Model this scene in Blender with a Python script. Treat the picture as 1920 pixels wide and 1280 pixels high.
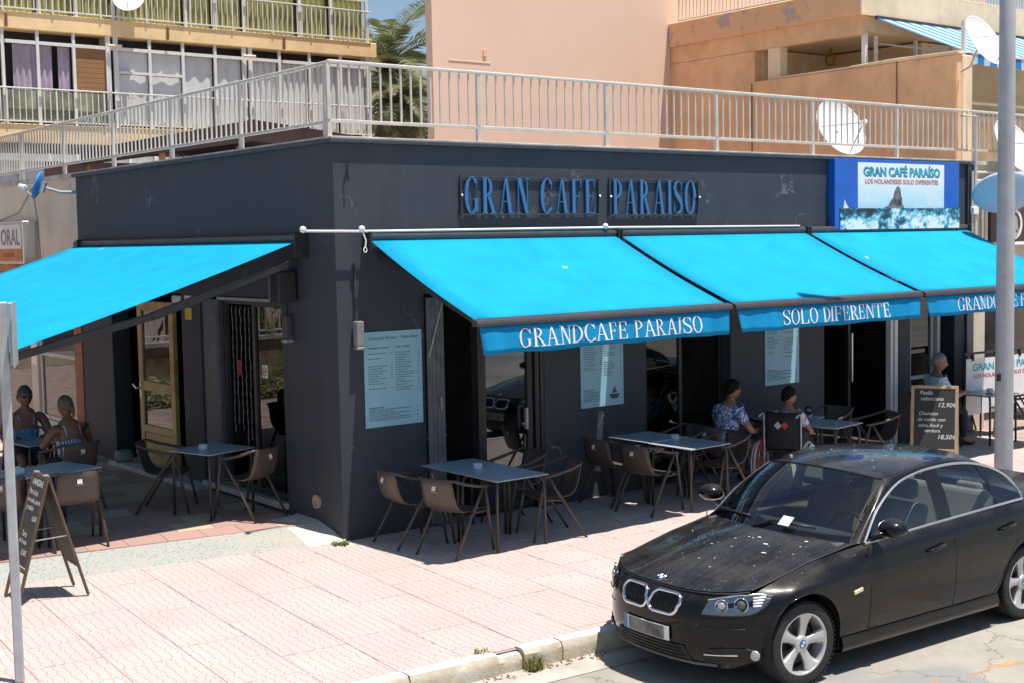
import bpy, bmesh, math, random
from mathutils import Vector, Matrix
from mathutils.bvhtree import BVHTree
random.seed(7)
R_ = math.radians
scene = bpy.context.scene
for o in list(bpy.data.objects): bpy.data.objects.remove(o)
COL = scene.collection

# ------------------------------------------------------------------ camera
CAM = Vector((-7.148, -12.088, 3.15)); YAW, PITCH, ROLL, FPX = 0.6646, -0.0756, -0.0190, 2491.5
_f = Vector((math.sin(YAW)*math.cos(PITCH), math.cos(YAW)*math.cos(PITCH), math.sin(PITCH)))
_r = Vector((math.cos(YAW), -math.sin(YAW), 0)); _u = _r.cross(_f)
CR = math.cos(ROLL)*_r + math.sin(ROLL)*_u; CU = -math.sin(ROLL)*_r + math.cos(ROLL)*_u; CF = _f
cam_d = bpy.data.cameras.new('camera'); cam = bpy.data.objects.new('camera', cam_d); COL.objects.link(cam)
cam.matrix_world = Matrix(((CR.x, CU.x, -CF.x, CAM.x), (CR.y, CU.y, -CF.y, CAM.y), (CR.z, CU.z, -CF.z, CAM.z), (0, 0, 0, 1)))
cam_d.sensor_width = 36; cam_d.lens = 36*FPX/1920; cam_d.clip_start = .1; cam_d.clip_end = 3000
scene.camera = cam
# ------------------------------------------------------------------ light
SUN = Vector((.112, -.220, .969)).normalized()
world = bpy.data.worlds.new('World'); scene.world = world; world.use_nodes = True
wn = world.node_tree.nodes; wl = world.node_tree.links
bg = wn['Background']; sky = wn.new('ShaderNodeTexSky'); sky.sky_type = 'NISHITA'; sky.sun_disc = False
sky.sun_elevation = math.asin(SUN.z); sky.sun_rotation = math.atan2(SUN.x, SUN.y)
sky.air_density = 1.0; sky.dust_density = 1.0; sky.ozone_density = 2.0
wl.new(sky.outputs[0], bg.inputs[0]); bg.inputs[1].default_value = .085
sun_d = bpy.data.lights.new('sun', 'SUN'); sun_d.energy = 5.0; sun_d.angle = R_(.53); sun_d.color = (1, .955, .89)
sun = bpy.data.objects.new('sun', sun_d); COL.objects.link(sun); sun.rotation_euler = SUN.to_track_quat('Z', 'Y').to_euler(); sun.location = (0, 0, 30)
vs = scene.view_settings; vs.view_transform = 'Standard'; vs.look = 'None'; vs.exposure = .5; vs.gamma = 1; vs.use_curve_mapping = False

# ------------------------------------------------------------------ helpers
def at(px, py, axis, val):                        # photograph pixel -> point on an axis-aligned plane
    d = CR*((px-960)/FPX) + CU*((640-py)/FPX) + CF
    return CAM + d*((val-CAM[axis])/d[axis])
def pray(px, py):
    return (CR*((px-960)/FPX) + CU*((640-py)/FPX) + CF).normalized()

def lerp(a, b, t): return a+(b-a)*t
class MB:
    def __init__(s): s.v = []; s.f = []; s.mi = []; s.cur = 0
    def add(s, vs_, fs):
        n = len(s.v); s.v += [tuple(v) for v in vs_]; s.f += [tuple(n+i for i in f) for f in fs]; s.mi += [s.cur]*len(fs); return s
    def mat(s, i): s.cur = i; return s
    def box(s, x0, x1, y0, y1, z0, z1):
        return s.add([(x0,y0,z0),(x1,y0,z0),(x1,y1,z0),(x0,y1,z0),(x0,y0,z1),(x1,y0,z1),(x1,y1,z1),(x0,y1,z1)],
            [(3,2,1,0),(4,5,6,7),(0,1,5,4),(1,2,6,5),(2,3,7,6),(3,0,4,7)])
    def obox(s, c, ax, ay, az):                   # centre and three half-axis vectors
        c, ax, ay, az = Vector(c), Vector(ax), Vector(ay), Vector(az); P = []
        for sz in (-1, 1):
            for sx, sy in ((-1,-1),(1,-1),(1,1),(-1,1)): P.append(c+ax*sx+ay*sy+az*sz)
        return s.add(P, [(3,2,1,0),(4,5,6,7),(0,1,5,4),(1,2,6,5),(2,3,7,6),(3,0,4,7)])
    def bar(s, a, b, w, h, up=(0,0,1)):           # square bar from a to b
        a, b = Vector(a), Vector(b); d = b-a; L = d.length; d.normalize(); up = Vector(up)
        if abs(d.dot(up)) > .99: up = Vector((1,0,0))
        sx = d.cross(up).normalized(); sz = sx.cross(d)
        return s.obox((a+b)/2, d*(L/2), sx*(w/2), sz*(h/2))
    def tube(s, pts, r, n=8, cap=True, closed=False, sq=1.0):
        pts = [Vector(p) for p in pts]; m = len(pts); rs = r if isinstance(r, (list, tuple)) else [r]*m
        base = len(s.v); ref = None; V = []
        for i, p in enumerate(pts):
            if closed: t = pts[(i+1) % m]-pts[i-1]
            else: t = pts[min(i+1, m-1)]-pts[max(i-1, 0)]
            t.normalize()
            if ref is None:
                ref = Vector((0,0,1)) if abs(t.z) < .9 else Vector((1,0,0))
            a = (ref-t*ref.dot(t)).normalized(); b = t.cross(a); ref = a
            for k in range(n):
                an = 2*math.pi*k/n; V.append(p+a*(math.cos(an)*rs[i])+b*(math.sin(an)*rs[i]*sq))
        F = []
        for i in range(m if closed else m-1):
            j = (i+1) % m
            for k in range(n): F.append((i*n+k, i*n+(k+1) % n, j*n+(k+1) % n, j*n+k))
        if cap and not closed: F.append(tuple(range(n-1, -1, -1))); F.append(tuple((m-1)*n+k for k in range(n)))
        return s.add(V, F)
    def lathe(s, prof, n=24, c=(0,0,0), M=None, closed=False):   # prof (r, h) about local z
        V = []; m = len(prof); c = Vector(c)
        for r, h in prof:
            for k in range(n):
                an = 2*math.pi*k/n; p = Vector((r*math.cos(an), r*math.sin(an), h))
                V.append(c+(M @ p if M else p))
        F = []
        for i in range(m if closed else m-1):
            j = (i+1) % m
            for k in range(n): F.append((i*n+k, i*n+(k+1) % n, j*n+(k+1) % n, j*n+k))
        if not closed:
            if prof[0][0] > 1e-6: F.append(tuple(range(n-1, -1, -1)))
            if prof[-1][0] > 1e-6: F.append(tuple((m-1)*n+k for k in range(n)))
        return s.add(V, F)
    def prism(s, poly, o, u, v, d):               # polygon in (u, v), extruded along d
        o, u, v, d = Vector(o), Vector(u), Vector(v), Vector(d); n = len(poly)
        V = [o+u*a+v*b for a, b in poly]; V += [p+d for p in V]
        F = [tuple(range(n-1, -1, -1)), tuple(range(n, 2*n))]+[(i, (i+1) % n, n+(i+1) % n, n+i) for i in range(n)]
        return s.add(V, F)
    def grid(s, P):                               # P rows of points
        m, n = len(P), len(P[0]); V = [p for r in P for p in r]
        return s.add(V, [(i*n+j, i*n+j+1, (i+1)*n+j+1, (i+1)*n+j) for i in range(m-1) for j in range(n-1)])
    def mesh(s, name, smooth=False, merge=False):
        me = bpy.data.meshes.new(name); me.from_pydata(s.v, [], s.f)
        for i, p in enumerate(me.polygons): p.material_index = s.mi[i]
        if smooth or merge:
            bm = bmesh.new(); bm.from_mesh(me)
            if merge: bmesh.ops.remove_doubles(bm, verts=bm.verts, dist=merge if merge is not True else 1e-4)
            bmesh.ops.recalc_face_normals(bm, faces=bm.faces)
            for f in bm.faces: f.smooth = bool(smooth)
            bm.to_mesh(me); bm.free()
        me.update(); return me
    def build(s, name, mats, parent=None, smooth=False, bevel=0, seg=1, loc=None, merge=False, auto=None):
        me = s.mesh(name, smooth, merge)
        return link(name, me, mats, parent, bevel, seg, auto)
def link(name, me, mats, parent=None, bevel=0, seg=1, auto=None):
    o = bpy.data.objects.new(name, me); COL.objects.link(o)
    if not isinstance(mats, (list, tuple)): mats = [mats]
    if not me.materials:
        for m in mats: me.materials.append(m)
    if parent is not None:
        o.parent = parent
        if parent.get('_w'): o.matrix_parent_inverse = Matrix.Translation(parent.get('_w')).inverted()
        elif parent.parent is not None and parent.parent.get('_w') and False: pass
    if bevel:
        b = o.modifiers.new('bevel', 'BEVEL'); b.width = bevel; b.segments = seg; b.limit_method = 'ANGLE'; b.angle_limit = R_(35)
    if auto:
        set_auto(me, auto)
    return o
def set_auto(me, deg):
    bm = bmesh.new(); bm.from_mesh(me); c = R_(deg)
    for f in bm.faces: f.smooth = True
    for e in bm.edges: e.smooth = not (len(e.link_faces) == 2 and e.calc_face_angle(0) > c)
    bm.to_mesh(me); bm.free()
def thing(name, label, cat, loc=(0,0,0), rz=0, group=None, world=False):
    o = bpy.data.objects.new(name, None); COL.objects.link(o); o.empty_display_size = .1
    o.location = loc; o.rotation_euler = (0, 0, rz); tag(o, label, cat, group)
    if world: o['_w'] = tuple(loc)                # children are given in world coordinates
    return o
def tag(o, label=None, cat=None, group=None, kind=None):
    if label: o['label'] = label
    if cat: o['category'] = cat
    if group: o['group'] = group
    if kind: o['kind'] = kind
    return o
def copy_tree(o, parent=None):
    c = o.copy(); COL.objects.link(c); c.parent = parent
    for ch in o.children: copy_tree(ch, c)
    return c
def inst(name, me, parent=None, loc=(0,0,0), rz=0, scale=None):
    o = bpy.data.objects.new(name, me); COL.objects.link(o); o.parent = parent
    if parent is not None and parent.get('_w'): o.matrix_parent_inverse = Matrix.Translation(parent.get('_w')).inverted()
    o.location = loc; o.rotation_euler = (0, 0, rz)
    if scale: o.scale = scale
    return o
def evaluated(o):
    dg = bpy.context.evaluated_depsgraph_get(); dg.update()
    return bpy.data.meshes.new_from_object(o.evaluated_get(dg))
def text_mesh(body, size=1, align='LEFT', shear=0, space=1, extrude=0, bold=0, res=3):
    c = bpy.data.curves.new('text', 'FONT'); c.body = body; c.size = size; c.align_x = align; c.shear = shear
    c.space_character = space; c.extrude = extrude; c.offset = bold; c.resolution_u = res; c.fill_mode = 'FRONT' if not extrude else 'BOTH'
    o = bpy.data.objects.new('text', c); COL.objects.link(o); me = evaluated(o)
    bpy.data.objects.remove(o); bpy.data.curves.remove(c); return me
def add_text(mb, body, o, u, v, size, align='LEFT', shear=0, space=1, fit=None, bold=0, n=None, res=3):
    me = text_mesh(body, 1, align, shear, space, 0, bold, res); o, u, v = Vector(o), Vector(u).normalized(), Vector(v).normalized()
    xs = [w.co.x for w in me.vertices]; w0 = max(xs)-min(xs); sx = size if not fit else fit/w0
    nn = Vector((0,0,0)) if n is None else Vector(n)
    mb.add([o+u*(w.co.x*sx)+v*(w.co.y*size)+nn for w in me.vertices], [tuple(p.vertices) for p in me.polygons])
    bpy.data.meshes.remove(me); return mb

# ------------------------------------------------------------------ materials
def hexc(h):
    c = [int(h[i:i+2], 16)/255 for i in (0, 2, 4)]
    return tuple(x/12.92 if x <= .04045 else ((x+.055)/1.055)**2.4 for x in c)
class NT:
    def __init__(s, name):
        s.m = bpy.data.materials.new(name); s.m.use_nodes = True; s.t = s.m.node_tree; s.n = s.t.nodes; s.l = s.t.links
        s.b = s.n['Principled BSDF']; s.out = s.n['Material Output']; s.tc = s.n.new('ShaderNodeTexCoord')
    def node(s, t, **k):
        n = s.n.new(t)
        for a, b in k.items(): setattr(n, a, b)
        return n
    def inp(s, n, key, v):
        if isinstance(v, bpy.types.NodeSocket): s.l.new(v, n.inputs[key])
        else: n.inputs[key].default_value = v
    def coord(s, kind='Object', scale=(1,1,1), rot=(0,0,0), loc=(0,0,0)):
        mp = s.node('ShaderNodeMapping'); s.l.new(s.tc.outputs[kind], mp.inputs[0]); mp.inputs['Scale'].default_value = scale; mp.inputs['Rotation'].default_value = rot; mp.inputs['Location'].default_value = loc
        return mp.outputs[0]
    def noise(s, scale, detail=4, rough=.55, vec=None, dist=0, out='Fac'):
        n = s.node('ShaderNodeTexNoise'); n.inputs['Scale'].default_value = scale; n.inputs['Detail'].default_value = detail; n.inputs['Roughness'].default_value = rough; n.inputs['Distortion'].default_value = dist
        s.l.new(vec if vec is not None else s.tc.outputs['Object'], n.inputs['Vector']); return n.outputs[out]
    def ramp(s, fac, stops, interp='LINEAR'):
        r = s.node('ShaderNodeValToRGB'); r.color_ramp.interpolation = interp; e = r.color_ramp.elements
        for i, (p, c) in enumerate(stops):
            x = e[i] if i < 2 else e.new(p)
            x.position = p; x.color = (c, c, c, 1) if not isinstance(c, (tuple, list)) else (*c[:3], 1)
        s.l.new(fac, r.inputs[0]); return r.outputs[0]
    def mix(s, fac, a, b, mode='MIX'):
        n = s.node('ShaderNodeMix', data_type='RGBA', blend_type=mode)
        for k, v in ((0, fac), (6, a), (7, b)):
            if isinstance(v, bpy.types.NodeSocket): s.l.new(v, n.inputs[k])
            elif k == 0: n.inputs[0].default_value = v
            else: n.inputs[k].default_value = (*v[:3], 1)
        return n.outputs[2]
    def math(s, op, a, b=0.0, clamp=False):
        n = s.node('ShaderNodeMath', operation=op, use_clamp=clamp)
        for k, v in ((0, a), (1, b)):
            if isinstance(v, bpy.types.NodeSocket): s.l.new(v, n.inputs[k])
            else: n.inputs[k].default_value = v
        return n.outputs[0]
    def bump(s, h, strength=.3, dist=.01):
        b = s.node('ShaderNodeBump'); b.inputs['Strength'].default_value = strength; b.inputs['Distance'].default_value = dist
        s.l.new(h, b.inputs['Height']); s.l.new(b.outputs[0], s.b.inputs['Normal']); return b
    def base(s, col, rough=.6, metal=0.0, spec=.5):
        s.inp(s.b, 'Base Color', col if isinstance(col, bpy.types.NodeSocket) else (*col[:3], 1)); s.inp(s.b, 'Roughness', rough); s.inp(s.b, 'Metallic', metal); s.inp(s.b, 'Specular IOR Level', spec); return s.m
    def rand(s): return s.node('ShaderNodeObjectInfo').outputs['Random']
def pm(name, col, rough=.6, var=.15, scale=6, bump=0.0, bscale=60, metal=0.0, spec=.5, dark=None, rnd=0.0, coat=0.0):
    t = NT(name); c = Vector(col); f = t.noise(scale, 5)
    d = Vector(dark) if dark else c*(1-var*1.6)
    k = t.mix(t.ramp(f, [(.3, 0.0), (.7, 1.0)]), d, c*(1+var*.5))
    if rnd: k = t.mix(t.math('MULTIPLY', t.rand(), rnd), k, c*.45)
    t.base(k, rough, metal, spec)
    if bump: t.bump(t.noise(bscale, 4), bump, .01)
    if coat: t.b.inputs['Coat Weight'].default_value = coat
    return t.m
M = {}
def m_wall_paint(name, col, rough=.7, streak=.25, cracks=False):
    t = NT(name); c = Vector(col)
    f1 = t.noise(1.3, 6, .6); f2 = t.noise(3.0, 5, .6, t.coord(scale=(2.2, 2.2, .18)))
    k = t.mix(t.ramp(f1, [(.3, 0.0), (.72, 1.0)]), c*.82, c*1.1)
    k = t.mix(t.math('MULTIPLY', t.ramp(f2, [(.45, 0.0), (.75, 1.0)]), streak), k, c*1.5+Vector((.02,.02,.02)))
    if cracks:
        v = t.node('ShaderNodeTexVoronoi', feature='DISTANCE_TO_EDGE'); v.inputs['Scale'].default_value = .75
        w = t.node('ShaderNodeVectorMath', operation='ADD'); t.l.new(t.coord(scale=(1,1,.75)), w.inputs[0]); t.l.new(t.noise(2.2, 4, .6, out='Color'), w.inputs[1]); t.l.new(w.outputs[0], v.inputs['Vector'])
        line = t.ramp(v.outputs['Distance'], [(.0, 1.0), (.012, 0.0)])
        gate = t.ramp(t.noise(1.1, 3, .5, t.coord(loc=(3,1,5))), [(.56, 0.0), (.62, 1.0)])
        k = t.mix(t.math('MULTIPLY', t.math('MULTIPLY', line, gate), .32), k, (.42,.44,.46))
        chip = t.ramp(t.noise(7, 3, .5, t.coord(scale=(1,1,.6), loc=(1,7,2))), [(.735, 0.0), (.755, 1.0)])
        k = t.mix(t.math('MULTIPLY', chip, .28), k, (.4,.42,.45))
    z = t.node('ShaderNodeSeparateXYZ'); t.l.new(t.tc.outputs['Object'], z.inputs[0])
    spl = t.math('MULTIPLY', t.ramp(t.math('ADD', z.outputs[2], t.math('MULTIPLY', t.noise(4, 5, .65), .5)), [(.25, 1.0), (.62, 0.0)]), .45)
    k = t.mix(spl, k, c*.6+Vector((.05,.042,.035)))
    blot = t.ramp(t.noise(.8, 3, .5, t.coord(loc=(7,3,1))), [(.52, 0.0), (.56, 1.0)]); k = t.mix(t.math('MULTIPLY', blot, .22), k, c*1.35)
    t.base(k, t.math('ADD', rough-.08, t.math('MULTIPLY', f1, .2))); t.bump(t.math('ADD', t.noise(45, 4), t.math('MULTIPLY', t.noise(6, 3), 1.5)), .25, .008); return t.m
def init_materials():
    M['charcoal'] = m_wall_paint('charcoal wall paint', (.036, .044, .060), .62, .18, True)
    M['charcoal2'] = pm('charcoal frame paint', (.055, .06, .075), .5, .2, 9, .1)
    M['concrete_cap'] = pm('pale cement coping', (.55, .53, .49), .85, .25, 5, .3, 40)
    M['rail'] = pm('cream white rail paint', (.66, .60, .53), .45, .12, 4, .05, rnd=.12)
    M['white'] = pm('white paint', (.8, .8, .79), .45, .06, 6)
    M['white_plastic'] = pm('white plastic', (.82, .83, .84), .35, .05, 4)
    M['black'] = pm('black plastic', (.018, .018, .02), .4, .2, 10)
    M['black_metal'] = pm('black metal', (.025, .026, .03), .42, .2, 10)
    M['grey_metal'] = pm('grey metal', (.4, .41, .42), .4, .12, 5, metal=.6)
    M['galv'] = pm('galvanised steel', (.45, .46, .47), .5, .15, 12, metal=.35)
    M['bar_grey'] = pm('charcoal aluminium', (.07, .072, .078), .4, .15, 6, metal=.2)
    M['pole'] = pm('grey lamp post paint', (.42, .43, .45), .38, .10, 5, .05, spec=.5)
    M['chair'] = pm('taupe brown plastic', (.095, .070, .058), .5, .10, 5, rnd=.1)
    M['chair_leg'] = pm('dark taupe resin', (.075, .057, .048), .45, .12, 6)
    M['cushion'] = pm('pale seat pad', (.55, .46, .38), .8, .1, 8)
    M['table'] = pm('blue grey laminate', (.40, .45, .49), .32, .08, 10)
    M['table_leg'] = pm('dark bronze tube', (.05, .042, .036), .42, .1, 6)
    M['ash'] = pm('white ashtray melamine', (.75, .76, .8), .35, .05, 8)
    M['wood_door'] = pm('varnished pine', (.64, .40, .15), .4, .3, 3, .05)
    M['wood'] = pm('pale wood', (.55, .38, .22), .55, .25, 5, .1)
    M['wood_dark'] = pm('brown stained wood', (.12, .075, .045), .6, .25, 5, .1)
    M['chalk'] = pm('chalkboard black', (.022, .022, .022), .6, .5, 3, dark=(.04, .04, .038))
    M['chalkwhite'] = pm('chalk white', (.75, .75, .72), .9, .2, 60)
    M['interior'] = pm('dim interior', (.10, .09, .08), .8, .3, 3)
    M['stone'] = pm('pale stone sill', (.55, .52, .48), .6, .2, 8, .1)
    M['leaf'] = pm('weed green', (.12, .17, .03), .7, .3, 30)
    M['skin'] = pm('skin', (.50, .27, .18), .5, .08, 12); M['skin2'] = pm('tanned skin', (.36, .17, .10), .5, .1, 12)
    M['eye'] = pm('dark eye', (.02, .015, .012), .2, .1, 5); M['lip'] = pm('lip', (.38, .14, .11), .5, .1, 10)
    M['chrome'] = pm('chrome', (.75, .76, .78), .12, .03, 5, metal=1.0)
    M['satin'] = pm('satin aluminium', (.72, .72, .73), .3, .04, 6, metal=.9)
    M['red'] = pm('red', (.5, .02, .03), .5, .1, 6)
    M['yellow'] = pm('yellow', (.8, .55, .03), .5, .1, 6)
    # glass: mirror-like panes over a dim interior
    def glass(name, tint, k=1.0, base=.04):
        t = NT(name); t.n.remove(t.b); tr = t.node('ShaderNodeBsdfTransparent'); tr.inputs[0].default_value = (*tint, 1)
        g = t.node('ShaderNodeBsdfGlossy'); g.inputs['Roughness'].default_value = .01; g.inputs['Color'].default_value = (.95, .97, 1, 1)
        fr = t.node('ShaderNodeFresnel'); fr.inputs[0].default_value = 1.5
        f = t.math('ADD', t.math('MULTIPLY', fr.outputs[0], k), base, True)
        mx = t.node('ShaderNodeMixShader'); t.l.new(f, mx.inputs[0]); t.l.new(tr.outputs[0], mx.inputs[1]); t.l.new(g.outputs[0], mx.inputs[2]); t.l.new(mx.outputs[0], t.out.inputs[0]); return t.m
    M['glass'] = glass('shop window glass', (.55, .58, .6), 1.1, .03)
    M['glass_clear'] = glass('clear glass', (.93, .95, .95), 1.0, .0)
    M['glass_car'] = glass('car window glass', (.60, .67, .67), 1.1, .03)
    # awning fabric: lets some light through
    def fabric(name, col, trans, tcol):
        t = NT(name); c = Vector(col); f = t.noise(2.2, 5, .6); w = t.noise(6, 3, .5, t.coord(scale=(.4, 3, 3)))
        k = t.mix(t.ramp(f, [(.3, 0.0), (.7, 1.0)]), c*.84, c*1.05); k = t.mix(t.math('MULTIPLY', t.ramp(w, [(.4, 0.0), (.8, 1.0)]), .25), k, c*.75+Vector((.02,.02,.02)))
        drop = t.ramp(t.noise(3.3, 2, .4, t.coord(loc=(4.2, 1.3, .6))), [(.775, 0.0), (.785, 1.0)])
        k = t.mix(t.math('MULTIPLY', drop, .6), k, (.7,.75,.75)); t.base(k, .8, 0, .2); t.bump(t.math('ADD', t.math('MULTIPLY', t.noise(260, 2), .03), t.math('ADD', t.noise(2.6, 3, .5, t.coord(scale=(2.4, .5, .5))), t.noise(.9, 2, .5))), .35, .05)
        tl = t.node('ShaderNodeBsdfTranslucent'); tl.inputs[0].default_value = (*tcol, 1)
        mx = t.node('ShaderNodeMixShader'); mx.inputs[0].default_value = trans; t.l.new(t.b.outputs[0], mx.inputs[1]); t.l.new(tl.outputs[0], mx.inputs[2]); t.l.new(mx.outputs[0], t.out.inputs[0]); return t.m
    M['awning'] = fabric('turquoise awning canvas', (.004, .40, .655), .22, (.03, .40, .66))
    M['valance'] = fabric('blue valance canvas', (.008, .34, .68), .25, (.02, .28, .58))
init_materials()
# ================================================================== setting
def m_slab():
    t = NT('stamped pink slab'); loc = t.coord(scale=(1,1,1))
    v = t.node('ShaderNodeTexVoronoi', feature='DISTANCE_TO_EDGE'); v.inputs['Scale'].default_value = 13; v.inputs['Randomness'].default_value = .38
    off = t.node('ShaderNodeVectorMath', operation='ADD'); rnd = t.node('ShaderNodeObjectInfo'); sc = t.node('ShaderNodeVectorMath', operation='SCALE')
    t.l.new(rnd.outputs['Location'], sc.inputs[0]); sc.inputs['Scale'].default_value = 1.0
    t.l.new(loc, off.inputs[0]); t.l.new(sc.outputs[0], off.inputs[1])
    mp = t.node('ShaderNodeMapping'); t.l.new(off.outputs[0], mp.inputs[0]); mp.inputs['Scale'].default_value = (1, 1.45, 1); t.l.new(mp.outputs[0], v.inputs['Vector'])
    edge = t.ramp(v.outputs['Distance'], [(.0, 0.0), (.10, 1.0)])
    wear = t.ramp(t.noise(.9, 5, .6, off.outputs[0]), [(.35, 0.0), (.7, 1.0)]); fine = t.noise(60, 3, .6, off.outputs[0])
    top = t.mix(wear, (.49, .395, .362), (.55, .48, .448)); top = t.mix(t.math('MULTIPLY', t.rand(), .55), top, (.47, .37, .335))
    stain = t.ramp(t.noise(3.1, 4, .6, off.outputs[0]), [(.66, 0.0), (.78, 1.0)]); top = t.mix(t.math('MULTIPLY', stain, .45), top, (.42, .25, .215))
    gum = t.ramp(t.noise(9, 2, .4, off.outputs[0]), [(.745, 0.0), (.76, 1.0)]); top = t.mix(t.math('MULTIPLY', gum, .5), top, (.22, .17, .15))
    k = t.mix(edge, (.36, .255, .222), top); k = t.mix(t.math('MULTIPLY', fine, .12), k, (.3,.22,.2))
    t.base(k, .85, 0, .3)
    t.bump(t.math('ADD', t.math('MULTIPLY', edge, 1.0), t.math('MULTIPLY', fine, .25)), .55, .006); return t.m
M['slab'] = m_slab()
def m_tile():
    t = NT('terrace tile'); f = t.noise(9, 4); r = t.rand()
    pick = t.ramp(r, [(.0, (.43, .25, .205)), (.30, (.40, .24, .20)), (.62, (.34, .21, .18)), (.78, (.55, .43, .27))], 'CONSTANT')
    k = t.mix(t.math('MULTIPLY', f, .5), pick, (.34, .25, .22)); t.base(k, .7, 0, .4); t.bump(t.noise(40, 3), .15, .004); return t.m
M['tile'] = m_tile()
def m_terrazzo():
    t = NT('speckled cement'); v = t.node('ShaderNodeTexVoronoi'); v.inputs['Scale'].default_value = 22; t.l.new(t.coord(scale=(1, 2.2, 1), rot=(0,0,.3)), v.inputs['Vector'])
    s = t.ramp(v.outputs['Distance'], [(.22, 0.0), (.32, 1.0)]); n = t.noise(2, 5, .6)
    k = t.mix(s, (.17, .17, .16), t.mix(n, (.29, .30, .27), (.39, .385, .345))); k = t.mix(t.ramp(t.noise(1.7, 3), [(.52, 0.0), (.66, .8)]), k, (.40, .34, .29)); t.base(k, .85, 0, .3); t.bump(t.noise(50, 4), .4, .006); return t.m
M['terrazzo'] = m_terrazzo()
def m_kerb():
    t = NT('weathered kerb concrete'); n = t.noise(3, 6, .65); g = t.node('ShaderNodeNewGeometry'); sx = t.node('ShaderNodeSeparateXYZ'); t.l.new(t.tc.outputs['Object'], sx.inputs[0])
    k = t.mix(t.ramp(n, [(.3, 0.0), (.7, 1.0)]), (.40, .36, .29), (.60, .57, .50)); soil = t.math('MULTIPLY', t.ramp(t.noise(5, 5, .6), [(.4, 0.0), (.6, 1.0)]), t.ramp(sx.outputs[2], [(-.05+.5, 1.0), (.0+.5, 0.0)]) if False else .55)
    k = t.mix(soil, k, (.42, .31, .18)); t.base(k, .9, 0, .25); t.bump(t.noise(28, 5, .65), .6, .012); return t.m
M['kerb'] = m_kerb()
def m_kerbtop():
    return pm('kerb top whitewash', (.66, .64, .60), .9, .2, 7, .4, 30)
def m_road():
    t = NT('sun bleached asphalt'); n1 = t.noise(.55, 6, .6); n2 = t.noise(7, 5, .6); fine = t.noise(150, 3, .7)
    k = t.mix(t.ramp(n1, [(.35, 0.0), (.65, 1.0)]), (.335, .30, .255), (.44, .40, .345)); k = t.mix(t.math('MULTIPLY', t.ramp(n2, [(.4, 0.0), (.7, 1.0)]), .4), k, (.25, .235, .215))
    patch = t.ramp(t.noise(.42, 2, .4, t.coord(loc=(5.4, 2.2, 0))), [(.56, 0.0), (.58, 1.0)]); k = t.mix(t.math('MULTIPLY', patch, .75), k, (.24, .245, .25))
    v = t.node('ShaderNodeTexVoronoi', feature='DISTANCE_TO_EDGE'); v.inputs['Scale'].default_value = .8; w = t.node('ShaderNodeVectorMath', operation='ADD'); t.l.new(t.tc.outputs['Object'], w.inputs[0]); t.l.new(t.noise(1.6, 4, .6, out='Color'), w.inputs[1]); t.l.new(w.outputs[0], v.inputs['Vector'])
    cr = t.math('MULTIPLY', t.ramp(v.outputs['Distance'], [(0.0, 1.0), (.012, 0.0)]), .6); k = t.mix(cr, k, (.11, .105, .10))
    k = t.mix(t.math('MULTIPLY', fine, .35), k, (.2, .19, .17)); t.base(k, .9, 0, .25); t.bump(t.math('ADD', fine, t.math('MULTIPLY', cr, -3.0)), .5, .006); return t.m
M['road'] = m_road()
M['dirt'] = pm('pavement bedding', (.40, .29, .255), .95, .25, 4, .3)
M['earth'] = pm('pale ground', (.36, .32, .27), .95, .2, .3, .2)
M['roadpaint'] = None
def m_roadpaint():
    t = NT('worn orange road paint'); f = t.ramp(t.noise(3.2, 6, .65, t.coord(scale=(.6, 2, 1))), [(.47, 0.0), (.62, .75)])
    t.base((.62, .36, .16), .85); tr = t.node('ShaderNodeBsdfTransparent'); mx = t.node('ShaderNodeMixShader'); t.l.new(f, mx.inputs[0]); t.l.new(tr.outputs[0], mx.inputs[1]); t.l.new(t.b.outputs[0], mx.inputs[2]); t.l.new(mx.outputs[0], t.out.inputs[0]); return t.m
M['roadpaint'] = m_roadpaint()

KA = R_(-4.0)
def kerb_y(x): return -4.215+math.tan(KA)*(x+1.15)
def sheet(name, pts, z, mat):
    mb = MB(); mb.add([(x, y, z) for x, y in pts], [tuple(range(len(pts)))]); return tag(mb.build(name, mat), kind='structure')
sheet('ground', [(-400,-400),(400,-400),(400,400),(-400,400)], -.17, M['earth'])
sheet('road', [(-60,-40),(60,-40),(60,kerb_y(60)+.05),(-60,kerb_y(-60)+.05)], -.15, M['road'])
mb = MB()
for sgn, x0, x1 in ((0, .35, 3.6),):
    P = [(-2.2, 5.2)]
for a, b in ((-1.0, .2), (.55, 3.4), (4.2, 8)):
    y0 = -6.41-.113*(a-.642); y1 = -6.41-.113*(b-.642); mb.add([(a, y0-.07, -.146), (b, y1-.07, -.146), (b, y1+.07, -.146), (a, y0+.07, -.146)], [(0,1,2,3)])
tag(mb.build('road_marking', M['roadpaint']), kind='structure')
mb = MB(); mb.add([(-30,kerb_y(-30)-.35,-.145),(30,kerb_y(30)-.35,-.145),(30,kerb_y(30)+.02,-.145),(-30,kerb_y(-30)+.02,-.145)], [(0,1,2,3)])
tag(mb.build('gutter', pm('pale gutter cement', (.46,.42,.36), .9, .25, 3, .4, 30)), kind='structure')
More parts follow.
